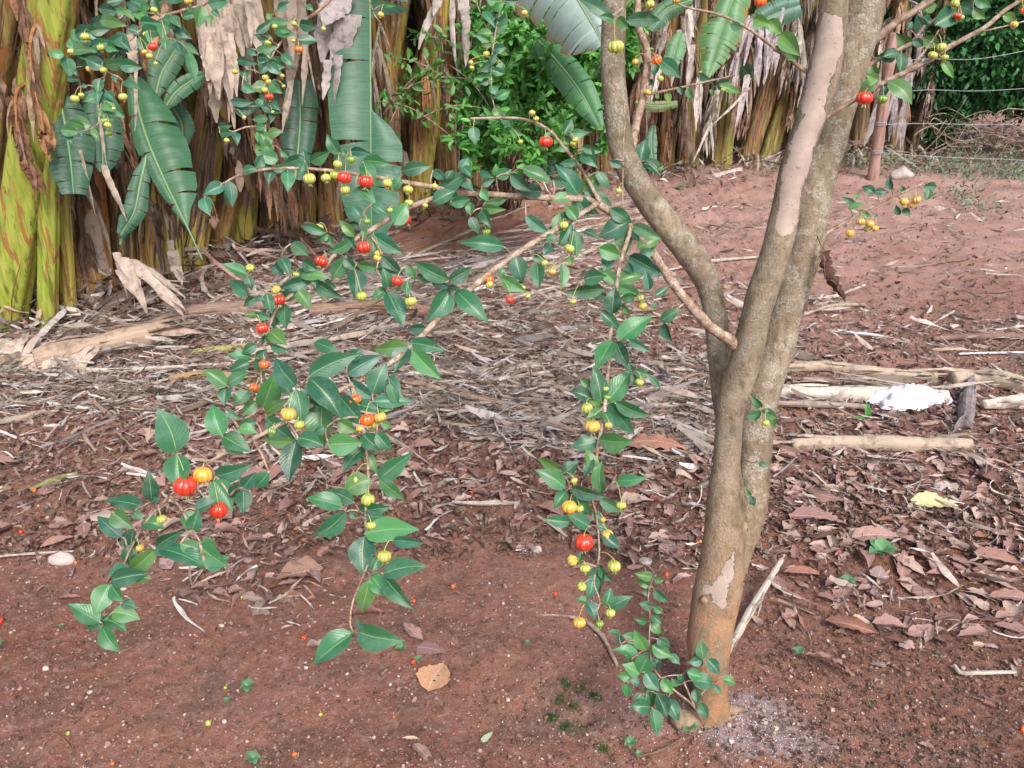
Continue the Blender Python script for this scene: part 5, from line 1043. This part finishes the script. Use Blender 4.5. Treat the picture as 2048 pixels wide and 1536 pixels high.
zones = [((300, 620, 880, 1120), 'left-centre bed'), ((620, 1000, 860, 1010), 'bed under the long hanging branch'), ((1000, 1400, 800, 1100), 'bed just left of the trunk'), ((1560, 1800, 830, 1130), 'bed just right of the trunk'), ((1800, 2100, 830, 1180), 'bed at the right edge'), ((1520, 2080, 1150, 1330), 'sparse leaves on bare soil at the lower right'), ((-40, 300, 860, 1120), 'bed at the left edge')]
random.seed(31); tones = [('mauve-brown', 0), ('dark brown', 1), ('pale tan', 2)]
LAND = [(125, 1129, 'the tan oblong stone'), (602, 1156, 'the large crumpled leaf'), (480, 980, 'the ripe pair of cherries'), (500, 870, 'the left cherry branch'), (20, 985, 'the left edge'), (110, 968, 'the green-brown twig'), (735, 900, 'the middle hanging twig'), (975, 1020, 'the pale stem end'), (850, 880, 'the dark knotted straw edge'), (1130, 860, 'the grey stem in the bed'), (1190, 1000, 'the hanging cherries'), (1073, 1112, 'the rounded brown stone'), (1310, 912, 'the large red-brown leaf'), (1400, 1050, 'the tree trunk'), (1330, 840, 'the dark flat stem'), (1812, 815, 'the white plastic bag'), (1760, 910, 'the thick pale stem'), (1863, 1022, 'the pale yellow-green scrap'), (1635, 1058, 'the long purplish leaf'), (1758, 1122, 'the seedling'), (1555, 1170, 'the pale leaning stick'), (2030, 900, 'the right edge'), (1990, 1132, 'the broad leaf near the right edge'), (1852, 1267, 'the flat serrated mauve leaf'), (1655, 1348, 'the folded upright leaf'), (1735, 845, 'the two-bladed grass tuft'), (1925, 870, 'the grey slab')]
for (x0, x1, y0, y1), zn in zones:
    cnt = {'left-centre bed': 36, 'bed under the long hanging branch': 44, 'bed just left of the trunk': 64, 'bed just right of the trunk': 50, 'bed at the right edge': 46, 'sparse leaves on bare soil at the lower right': 16, 'bed at the left edge': 14}[zn]
    for q in range(cnt):
        i, c, me = random.choice(lm); px_, py_ = random.uniform(x0, x1), random.uniform(y0, y1); L_ = random.uniform(.05, .11)
        lx_, ly_, ln_ = min(LAND, key=lambda l: math.hypot(l[0] - px_, (l[1] - py_) * 1.4)); dx_, dy_ = px_ - lx_, py_ - ly_
        dd_ = math.hypot(dx_, dy_ * 1.4); rel = ('right of' if dx_ > 0 else 'left of') if abs(dx_) > abs(dy_) * 1.4 else ('in front of' if dy_ > 0 else 'behind')
        lab = '%s %s leaf %s %s %s' % ('small' if L_ < .07 else 'medium' if L_ < .09 else 'large', tones[c][0], 'close' if dd_ < 70 else 'well' if dd_ > 140 else 'a little', rel, ln_)
        put_leaf(px_, py_, L_, random.uniform(0, 6.28), me, lab, 'dead leaves of the litter bed', (random.gauss(0, .14), random.gauss(0, .14)), random.uniform(.002, .012), .75)
# ---------- fallen cherries
USED = {}
LAND2 = LAND + [(705, 1270, 'the two lowest leaves of the middle twig'), (200, 1240, 'the lowest leaves of the left branch'), (870, 1360, 'the round tan leaf'), (864, 1308, 'the mauve leaf by the tan one'), (498, 1388, 'the lower left seedling'), (508, 1530, 'the seedling at the bottom edge'), (975, 1482, 'the small pale green leaf'), (5, 1312, 'the seedling at the left edge'), (1290, 1150, 'the basal shoots'), (1080, 1236, 'the curved brown root'), (430, 1025, 'the lower red cherry on the branch'), (140, 1490, 'the curved thin twig'), (2040, 1450, 'the lower right corner'), (600, 1068, 'the small orange-brown leaf')]
def cherry_label(x, y, c):
    for ln in sorted(LAND2, key=lambda l: math.hypot(l[0] - x, (l[1] - y) * 1.2)):
        dx, dy = x - ln[0], y - ln[1]; rel = ('right of' if dx > 0 else 'left of') if abs(dx) > abs(dy) * 1.2 else ('in front of' if dy > 0 else 'behind')
        s_ = '%s fallen cherry %s %s' % (c, rel, ln[2])
        if s_ not in USED: USED[s_] = 1; return s_
random.seed(12)
for tile, lst in {(512, 1024): [(75,35,20,'r'),(200,52,14,'o'),(530,112,22,'r'),(355,452,22,'r'),(290,773,34,'r'),(948,557,28,'r'),(1185,473,28,'o'),(948,922,38,'d'),(235,1473,34,'o'),(387,1218,24,'l'),(1700-40,190-40,14,'r'),(830,1240,20,'o')],
    (0, 1024): [(130,138,26,'r'),(10,697,46,'r'),(1310,62,32,'r'),(1462,78,28,'r'),(1250,1268,36,'l'),(418,1360,24,'l'),(680,1525,24,'o'),(1355,1068,20,'l'),(460,322,22,'o'),(1458,550,18,'l')],
    (1536, 1024): [(1522,1335,42,'o')], (1024, 1024): [(257,533,28,'r'),(925,408,28,'o'),(1110,208,22,'o')], (0, 512): [(65,1390,28,'r'),(1160,1102,26,'r'),(210,1418,28,'o')], (512, 512): [(1297,1455,30,'r')]}.items():
    for a, b, dd, cc in lst:
        px_, py_ = tile[0] + a / 3, tile[1] + b / 3; p = ground_pt(px_, py_); zc = (p - C0).dot(CF); R_ = dd / 3 / FPX * zc * .5; c = p + Vector((0, 0, R_ * .75))
        ax = Vector((random.gauss(0, 1), random.gauss(0, 1), random.uniform(.2, 1))); mb = fruit_mb(c, R_, ax, c + ax.normalized() * R_ * 1.3)
        o = mb.build('fallen_cherry', (CM[cc], 'calyx')); where = 'lower left' if px_ < 500 and py_ > 1150 else 'left' if px_ < 500 else 'bottom centre' if py_ > 1300 else 'centre' if px_ < 1000 else 'beside the trunk' if px_ < 1500 else 'right edge'
        tag(o, cherry_label(px_, py_, {'r': 'red', 'o': 'orange', 'l': 'greenish yellow', 'd': 'dark red bruised'}[cc]), 'fallen fruit', 'fallen cherries on the soil')
# ---------- stones
for px_, py_, wd_, col, lab in ((125,1129,46,'rock','tan oblong stone on bare soil at the left'),(1073,1112,26,'rock','rounded brown stone left of the lowest cherries'),(1290,1130,24,'rock','stone beside the trunk above the basal shoots'),(1682,1075,20,'pebble','small round orange stone right of the trunk'),(1880,988,34,'rock','smooth brown stone above the pale leaf scrap'),(740,1020+0,14,'pebble','small pale stone under the hanging twig'),(1640,1120,24,'pebble','pinkish stone lying right of the stick'),(445,1260,14,'pebble','small tan stone on bare soil below the left branch'),(268,1226,12,'pebble','small round tan stone at the lower left'),(1050,1115,14,'rock','small stone touching the rounded brown one'),(1800,362,52,'rock','pale grey rock beside the fence post'),(1925,1340,14,'pebble','little stone near the bent stalk'),(1545,1480,20,'pebble','pinkish pebble in the lime powder'),(2000,1165,20,'pebble','tan stone at the right edge')):
    v, f = tmpl_rock(int(px_), .3); V_ = MB(); z = (ground_pt(px_, py_) - C0).dot(CF); L_ = wd_ / FPX * z; c = ground_pt(px_, py_, L_ * .12)
    rr = random.Random(px_); V_.v = [tuple(c + Vector((a * L_ * 1.1, b * L_ * .8, cc * L_ * .9))) for a, b, cc in v]; V_.f = f; V_.t = [(1, 1, 1)] * len(v); V_.uv = [(0, 0)] * len(v); V_.mi = [0] * len(f)
    o = V_.build('stone', col); md = o.modifiers.new('s', 'SUBSURF'); md.levels = md.render_levels = 2; tag(o, lab, 'stone')
# ---------- stalks, sticks and dead stems on the ground
def stalk(name, label, cat, pts, wpx, tint, mat='dry', fibres=6, up=.01, flat=.6, n=20, split=0, bump=.22):
    c = [ground_pt(x, y, up + (h if True else 0)) for x, y, *h_ in pts for h in [h_[0] if h_ else 0]]; z = (c[len(c) // 2] - C0).dot(CF); r = wpx / FPX * z * .5
    mb = MB(); rr = [r * (1 if 0 < i < len(c) - 1 else .75) * random.uniform(.9, 1.1) for i in range(len(c))]
    mb.tube([p + Vector((0, 0, r * flat)) for p in c], rr, n=n, steps=max(16, len(c) * 14), bump=bump, bfreq=9 / max(.02, r * 20), tint=tint, lobes=5 if mat == 'dry' else 0, lobe_amp=.12)
    for q in range(fibres):
        i = random.randint(0, len(c) - 2); t = random.random(); p = c[i].lerp(c[i + 1], t); d = (c[i + 1] - c[i]).normalized() * random.choice([-1, 1]); s0 = d.cross(Vector((0, 0, 1)))
        p = p + s0 * r * random.uniform(-1, 1) + Vector((0, 0, r * random.uniform(.8, 1.6))); L_ = min((c[-1] - c[0]).length * random.uniform(.2, .6), .7)
        mb.ribbon(p, d + s0 * random.uniform(-.25, .25) + Vector((0, 0, .1)), s0, L_, r * random.uniform(.4, 1.1), jit(tint, .3), n=10, grav=.06, wob=.12, twist=.25, seed=random.random())
    o = mb.build(name, mat); return tag(o, label, cat)
random.seed(88); TN = (.40, .32, .24); GB_ = (.30, .24, .20); BR_ = (.22, .12, .07); PL = (.52, .46, .40)
ST_L = [
 ('dry_stem','thick pale dry stem lying right of the trunk, ending in a broken square tip','dry stem',[(1580,905),(1700,903),(1820,912),(1935,918)],28,TN,5),
 ('dry_stem','wide flat fibrous stem running under the white plastic','dry stem',[(1540,800),(1640,802),(1760,806),(1890,812)],30,PL,9),
 ('dry_stem','thin flattened stem just below the wide fibrous one','dry stem',[(1540,822),(1640,822),(1730,828)],12,GB_,4),
 ('dry_stem','twisted dry leaf sheath behind the white plastic','dry sheath',[(1560,752),(1650,745),(1760,758),(1870,762)],20,TN,14),
 ('dry_stem','second twisted grey sheath just below the first','dry sheath',[(1600,772),(1720,775),(1820,785),(1900,790)],10,GB_,8),
 ('dry_stem','pale papery sheath with a brown end at the right edge','dry sheath',[(1900,775),(1950,772),(2010,785),(2080,800)],34,TN,8),
 ('dry_stem','cream papery strip curling off at the right edge','dry sheath',[(1960,830),(2010,822),(2080,815)],22,PL,8),
 ('dry_stem','grey weathered slab lying end-on right of the plastic','dry stem',[(1938,770),(1930,820),(1925,870)],30,(.20,.17,.19),3),
 ('pole','smooth dark brown pole lying at the right edge','pole',[(1862,690),(1950,685),(2100,678)],13,(1,1,1),0),
 ('strip','pale blue-green flat strip lying near the dark pole','strip',[(1915,716),(1980,713),(2100,712)],5,(1,1,1),0),
 ('strip','short pale strip lying right of the trunk','strip',[(1672,676),(1710,679),(1765,686)],6,(1,1,1),0),
 ('dry_stem','thick brown rotting banana stem lying in the left straw','dry stem',[(70,728),(130,716),(200,702),(300,684),(345,680)],44,(.36,.26,.19),22),
 ('dry_stem','rotting banana stem lying behind the upper left branch','dry stem',[(375,636),(470,628),(560,622),(640,628)],30,(.22,.14,.11),8),
 ('dry_stem','brown rotting stem half hidden behind the middle leaves','dry stem',[(620,640),(700,634),(790,634),(870,640)],30,(.22,.13,.09),8),
 ('dry_stem','yellow-green tinged stem end lying at the left','dry stem',[(385,702),(440,700),(510,698)],14,(.34,.30,.10),3),
 ('dry_stem','yellowish stem lying low behind the left cherries','dry stem',[(340,752),(420,752),(500,764)],18,(.33,.22,.10),4),
 ('dry_stem','white straight stalk lying in the middle of the straw','dry stalk',[(770,760),(860,757),(970,750),(1092,738)],9,PL,2),
 ('dry_stem','second white stalk just below the straight one','dry stalk',[(865,775),(980,766),(1100,750)],8,PL,2),
 ('dry_stem','long brown stalk slanting down from the middle straw','dry stalk',[(790,768),(880,790),(1000,818),(1100,842)],16,(.30,.20,.145),5),
 ('dry_stem','tan stalk left of the trunk pointing at it','dry stalk',[(1210,868),(1300,882),(1385,892)],10,TN,3),
 ('dry_stem','dark flat stem just left of the trunk','dry stem',[(1290,812),(1360,806),(1430,800)],13,GB_,6),
 ('dry_stem','grey stem left of the hanging twig in the leaf bed','dry stem',[(1010,830),(1080,842),(1160,858),(1225,868)],12,GB_,7),
 ('dry_stem','thin straw stalk crossing the left straw band','dry stalk',[(120,596),(190,632),(270,655),(300,664)],7,TN,1),
 ('dry_stem','pale stalk along the left edge straw','dry stalk',[(-20,728),(110,733),(240,738),(480,728)],9,PL,3),
 ('dry_stem','short stalk at the left edge on brown soil','dry stalk',[(-20,846),(40,835),(92,822)],12,GB_,2),
 ('dry_stem','thin pale stalk far left across the bare soil','dry stalk',[(-20,1127),(70,1122),(152,1115)],5,PL,0),
 ('dry_stem','pale broken stick leaning against the foot of the tree','stick',[(1462,1300,.0),(1500,1235,.02),(1556,1160,.05)],13,PL,4),
 ('dry_stem','bent pale stalk at the lower right','stick',[(1905,1338),(1920,1352),(1955,1358),(2028,1356)],8,PL,1),
 ('dry_stem','frayed pale fibres lying by the large crumpled leaf','fibres',[(540,1222),(575,1200),(602,1170)],4,PL,5),
 ('dry_stem','curved thin twig on bare soil at the lower left','twig',[(88,1482),(120,1485),(140,1500),(150,1515)],2.5,BR_,0),
 ('dry_stem','brown twig at the bottom near the seedlings','twig',[(1275,1530),(1320,1518),(1360,1500)],4,BR_,0),
 ('dry_stem','long white stalk crossing the far soil left of the trunk','dry stalk',[(1330,545),(1420,532),(1540,520)],5,PL,2),
 ('dry_stem','pale slanting stalk left of the left tree stem','dry stalk',[(950,548),(1050,505),(1150,470),(1290,440)],9,TN,5),
 ('dry_stem','second slanting stalk parallel to the first','dry stalk',[(985,580),(1090,545),(1180,505),(1300,470)],8,TN,6),
 ('dry_stem','third slanting stalk lower in the straw','dry stalk',[(1000,610),(1080,585),(1190,560)],7,PL,5),
 ('dry_stem','thin slanting stalk reaching toward the orange soil','dry stalk',[(760,545),(860,500),(960,455),(1060,415)],6,TN,3),
 ('dry_stem','curved stalk at the edge of the bare orange soil','dry stalk',[(560,520),(650,500),(720,480),(800,468)],9,GB_,5),
 ('dry_stem','stick lying right of the trunk near the hanging dead leaf','stick',[(1598,645),(1660,632),(1728,615)],6,TN,1),
 ('dry_stem','jagged dry rib pointing right beside the trunk','dry rib',[(1600,610),(1660,605),(1728,580)],6,PL,7),
 ('dry_stem','thin dark stick on the bare soil at the upper right','stick',[(1800,545),(1880,530),(1950,527)],4,BR_,0),
 ('dry_stem','green-brown twig lying at the left edge soil','twig',[(62,985),(110,968),(158,955)],9,(.20,.22,.07),0),
 ('dry_stem','pale stem end lying in the leaf bed above the trunk foot','dry stalk',[(905,1018),(960,1022),(1040,1028)],8,PL,2),
 ('dry_stem','thin dark twig left of the trunk among leaves','twig',[(1060,870),(1180,905),(1300,935)],4,BR_,0),
 ('dry_stem','narrow stalk in the leaf bed at the right','dry stalk',[(1620,870),(1640,905),(1680,935)],4,GB_,0)]
for nm, lab, cat, pts, wd_, tn_, fb in ST_L:
    stalk(nm, lab, cat, pts, wd_, tn_, 'darkpole' if nm == 'pole' else 'strip' if nm == 'strip' else 'dry', fb, n=20, bump=.05 if nm in ('pole', 'strip') else .22)
# root-like stick at the left of the suckers
mb = MB(); mb.tube([ground_pt(x_, y_, h_) for x_, y_, h_ in ((1078,1236,-.004),(1120,1240,.004),(1160,1250,.008),(1178,1262,.010),(1205,1292,.009),(1225,1335,.007),(1240,1364,-.004))], [.0025, .004, .005, .0055, .0055, .005, .004], n=12, steps=60, bump=.25, bfreq=60)
tag(mb.build('root', 'twig'), 'curved brown root lying on the soil below the lowest hanging cherries', 'root')
# dead banana leaf with its ribs, left edge
mb = MB(); random.seed(6)
c0, c1 = ground_pt(-60, 715, .06), ground_pt(190, 735, .05); mb.tube([c0, c0.lerp(c1, .5), c1], [.011, .009, .006], n=8, steps=12, tint=PL)
for q in range(13):
    a = c0.lerp(c1, q / 13); mb.ribbon(a, Vector((random.uniform(-.1, .25), -.6, -.35)), (c1 - c0).normalized(), random.uniform(.18, .30), .05, jit((.44, .36, .29), .2), n=8, grav=.12, wob=.15, twist=.15, seed=random.random())
    mb.ribbon(a, Vector((random.uniform(-.1, .25), .6, .25)), (c1 - c0).normalized(), random.uniform(.12, .2), .05, jit((.44, .36, .29), .2), n=6, grav=.25, wob=.15, twist=.15, seed=random.random())
tag(mb.build('dead_banana_leaf', 'dry'), 'flat dead banana leaf with comb-like torn ribs lying at the left edge', 'dead leaf')
# crumpled white plastic
mb = MB(); rows = []; ctr = ground_pt(1812, 815); zc = (ctr - C0).dot(CF); sx_ = 165 / FPX * zc / 2; NA, NR = 90, 26
for i in range(NR + 1):
    r_ = i / NR; row = []
    for j in range(NA):
        th = 2 * math.pi * j / NA; ex = sx_ * (1 + .16 * math.sin(3 * th + 1) + .10 * math.sin(5 * th) + .05 * math.sin(11 * th)); ey = sx_ * .46 * (1 + .18 * math.sin(4 * th + 2))
        x_, y_ = ctr.x + math.cos(th) * ex * r_, ctr.y + math.sin(th) * ey * r_
        q = Vector((x_ * 18, y_ * 18, 0)); h = .05 * (1 - r_ ** 2.2) * (1 + .5 * math.sin(x_ * 9)) + .028 * abs(noise.noise(q)) + .012 * abs(noise.noise(q * 3))
        row.append((x_ + .01 * noise.noise(q * 2), y_, gzs(x_, y_) + h * min(1, (1 - r_) * 5 + .1) + .006))
    rows.append(row)
mb.grid(rows, (1, 1, 1), closed=True); o = mb.build('plastic_bag', 'plastic', smooth=True); tag(o, 'crumpled bright white plastic bag lying on the dry stems right of the tree', 'plastic bag')
# small white scraps
for px_, py_, s_, lab in ((1762,664,16,'small white paper scrap above the twisted sheaths'),(208,766,20,'small white scrap in the left straw'),(2023,543,22,'pale scrap on the bare soil at the right')):
    p = ground_pt(px_, py_, .01); L_ = s_ / FPX * (p - C0).dot(CF); mb = MB(); mb.ribbon(p - Vector((L_ / 2, 0, 0)), (1, .3, .2), (0, 1, .3), L_, L_ * .6, (.62, .6, .6), n=6, wob=.4, twist=.4, seed=px_); tag(mb.build('scrap', 'plastic'), lab, 'scrap')
# ---------- seedlings
def seedling(px_, py_, wd_, label, n=5, col=(.13, .28, .13), h=.02):
    p = ground_pt(px_, py_); L_ = wd_ / FPX * (p - C0).dot(CF) * .55; e = empty('seedling', p, label, 'seedling', 'seedlings sprouting from the soil'); mb = MB(); mb.tube([p, p + Vector((0, 0, h * .6)), p + Vector((0, 0, h))], .0008, n=6, tint=col); mb.build('stem', 'shrub', e); t = p + Vector((0, 0, h)); mb = MB()
    for q in range(n):
        an = q * 2.4 + px_; d = Vector((math.cos(an), math.sin(an), random.uniform(.05, .5))).normalized(); leaf_mb(mb, t, t + d * L_, L_ * .92, Vector((0, 0, 1)), jit(col, .15), .1, .25)
    mb.build('leaves', 'shrub', e)
for a in ((498,1388,34,'light green seedling on bare soil at the lower left'),(457,1413,16,'tiny seedling just below left of the lower left one'),(508,1530,34,'seedling cut by the bottom edge'),(1375,1486,34,'bright seedling right below the stump'),(1258,1510,30,'pale seedling at the bottom left of the trunk'),(1275,1530,16,'small sprout beside the pale bottom seedling'),(1758,1122,60,'seedling among brown leaves at the right'),(1693,1174,34,'small pale seedling left of the larger right one'),(1594,1318,26,'tiny blue-green sprout right of the trunk'),(660,1088,26,'faint little weed under the hanging twig'),(803,1312,24,'little weed above the round tan leaf'),(838,1338,22,'weed touching the round tan leaf'),(5,1312,22,'seedling at the left edge'),(1055,1307,12,'tiny bright sprout on bare soil left of the root'),(1360,372,22,'far seedling on the pink soil left of the trunk'),(130,1270,12,'tiny sprout at the far lower left')): seedling(*a)
# broad grass blades by the plastic, and a grass sprig
for px_, py_, bl, lab in ((1735,845,[(-28,-14),(-2,-44),(4,-38)],'bright green two-bladed grass tuft left of the white plastic'),(1742,1414,[(-8,-20),(2,-8)],'single thin grass sprig on bare soil at the lower right')):
    p = ground_pt(px_, py_); e = empty('grass_tuft', p, lab, 'grass tuft')
    for dx, dy in bl:
        z = (p - C0).dot(CF); t = P(px_ + dx, py_ + dy, z - .02); mb = MB(); leaf_mb(mb, p, t, (.018 if px_ < 1740 and py_ < 900 else .003), (C0 - p).normalized(), (.10, .34, .08), .1, .3); mb.build('blade', 'shrub', e)
# moss tufts
pts = []
for px_, py_, s_ in ((1130,1375,16),(1165,1385,22),(1120,1405,16),(1145,1420,14),(1190,1405,14),(1105,1440,14),(1155,1468,26),(1205,1510,16),(1130,1460,14),(1100,1438,10)):
    p = ground_pt(px_, py_)
    for q in range(130): pts.append((p.x + g.normal(0, s_ * .00055), p.y + g.normal(0, s_ * .0006), 0))
pts = np.array(pts); pts[:, 2] = gz(pts[:, 0], pts[:, 1]); o = leafcards('moss', pts, np.full(len(pts), .006), np.tile(np.array([.045, .13, .03]), (len(pts), 1)), None, np.tile(np.array([0, 0, 1.0]), (len(pts), 1)), .35, kind='stuff', rs=8); o['label'] = 'thin green moss patches on damp soil left of the trunk foot'
# little weeds cut and wilted at the back right
pts = []
for px_, py_, sx_, n_ in ((1700,338,60,450),(1900,345,60,600),(1910,315,18,400),(2020,350,50,600),(1930,410,50,250),(1790,335,40,300),(2060,330,60,500),(1550,345,60,120)):
    p = ground_pt(px_, py_); k_ = (p - C0).dot(CF) / FPX
    for q in range(n_): pts.append((p.x + g.normal(0, sx_ * k_ * .5), p.y + g.normal(0, .28), abs(g.normal(0, .09 if px_ != 1910 else .22))))
pts = np.array(pts); pts[:, 2] += gz(pts[:, 0], pts[:, 1]); o = leafcards('weeds', pts, np.full(len(pts), .045), np.tile(np.array([.17, .23, .15]), (len(pts), 1)), None, None, .35, kind='stuff', rs=9); o['label'] = 'wilted grey-green weeds lying near the fence'
# brushwood pile behind the fence
random.seed(15)
for i, (a, b, r_, lab) in enumerate([((1880,300,.1),(2080,225,.5),.022,'long grey branch slanting up at the right edge'),((1960,300,.05),(2075,252,.3),.018,'grey branch under the long slanting one'),((1985,312,.0),(2020,250,.42),.014,'short forked grey branch standing in the brushwood'),((1850,318,.0),(1960,285,.2),.012,'thin branch low at the left of the brushwood'),((1900,322,.0),(2080,300,.15),.014,'low branch lying along the brushwood foot'),((2010,262,.35),(2080,262,.35),.02,'horizontal branch at the right edge of the brushwood')]):
    p0 = ground_pt(a[0], a[1] + 0, .02); p1 = off_ray(b[0], b[1], p0.y + .2); md_ = p0.lerp(p1, .5) + Vector((random.gauss(0, .05), 0, random.uniform(.02, .1))); mb = MB(); mb.tube([p0, md_, p1], [r_, r_ * .8, r_ * .5], n=10, steps=24, bump=.25, bfreq=12); tag(mb.build('dead_branch', 'deadwood'), lab, 'branch', 'brushwood behind the fence')
mb = MB()
for q in range(120):
    px_ = random.uniform(1860, 2150); p = off_ray(px_, 304 - random.uniform(0, 60), 8.7 + random.uniform(-.3, .5)); p.z = max(.02, p.z); d = Vector((random.gauss(0, 1), random.gauss(0, .4), random.gauss(0, .35))).normalized(); L_ = random.uniform(.2, .8)
    mb.tube([p - d * L_ / 2, p + Vector((random.gauss(0, .06), 0, random.gauss(0, .08))), p + d * L_ / 2], [.006, .005, .002], n=5, steps=6, tint=(1, 1, 1))
o = mb.build('brushwood', 'deadwood'); o['kind'] = 'stuff'; o['label'] = 'tangle of thin dead twigs behind the fence'
# ---------- fence
pb = ground_pt(1744, 362); pt = off_ray(1786, 74, pb.y); fe = empty('fence', pb, 'wire fence with a reddish wooden post and four slack wires before the bush', 'fence'); mb = MB(); hw = 34 / FPX * (pb - C0).dot(CF) * .30
mb.tube([pb - Vector((0, 0, .1)), pb, pb.lerp(pt, .5), pt.lerp(pb, .01), pt], [hw * 1.0, hw, hw * 1.05, hw, hw * .9], n=24, steps=50, bump=.25, bfreq=7); mb.build('post', 'postwood', fe)
ur = (pt - pb)
for y0, ys_ in ((122,[(1850,118),(1950,118),(2048,102),(2200,70)]),(184,[(1850,180),(1950,182),(2048,177),(2200,165)]),(245,[(1850,247),(1950,249),(2048,248),(2200,246)]),(303,[(1850,312),(1950,317),(2048,321),(2200,340)])):
    t = (362 - y0) / (362 - 74); a = pb + ur * t + Vector((0, -hw * 1.05, 0)); pts = [a] + [off_ray(x_, y_, pb.y + (x_ - 1785) / 1000 * .3) for x_, y_ in ys_]; mb = MB(); mb.tube(pts, .0021, n=6, steps=50); mb.build('wire', 'wire', fe)
    for dz in (0, .012, -.012):
        mb = MB() if dz == 0 else mb; ring = [pb + ur * t + Vector((math.cos(q) * hw * 1.08, math.sin(q) * hw * 1.08, dz)) for q in [k_ * 2 * math.pi / 12 for k_ in range(13)]]; mb.tube(ring, .0028, n=5, steps=36)
    mb.build('wire_tie', 'wire', fe)
# thin cut twigs by the post
for pts_, lab in (([(1640,330),(1780,320),(1840,335),(1880,342)],'long thin twig arching over the soil past the post foot'),([(1690,345),(1745,330),(1800,322)],'short thin twig beside the post foot')):
    mb = MB(); mb.tube([ground_pt(a, b, .06) for a, b in pts_], .006, n=6, steps=24); tag(mb.build('twig', 'deadwood'), lab, 'twig')

# give look-alikes that would share a label a nearer landmark
from collections import defaultdict
dd_ = defaultdict(list)
for o in S.objects:
    if o.parent is None and 'label' in o.keys(): dd_[o['label']].append(o)
for lab, obs in dd_.items():
    if len(obs) > 1:
        obs.sort(key=lambda o: PX(o.location)[0]); n = len(obs)
        names_ = {2: ['left', 'right'], 3: ['leftmost', 'middle', 'rightmost'], 4: ['leftmost', 'second', 'third', 'rightmost'], 5: ['leftmost', 'second', 'third', 'fourth', 'rightmost']}.get(n)
        if names_:
            for i, o in enumerate(obs): o['label'] = '%s %s' % (names_[i], lab)
for o in S.objects:
    if o.parent is None and 'label' in o.keys() and len(o['label'].split()) > 16: o['label'] = o['label'].replace(' a little ', ' ').replace('medium ', '').replace(' leaf bed', ' bed')
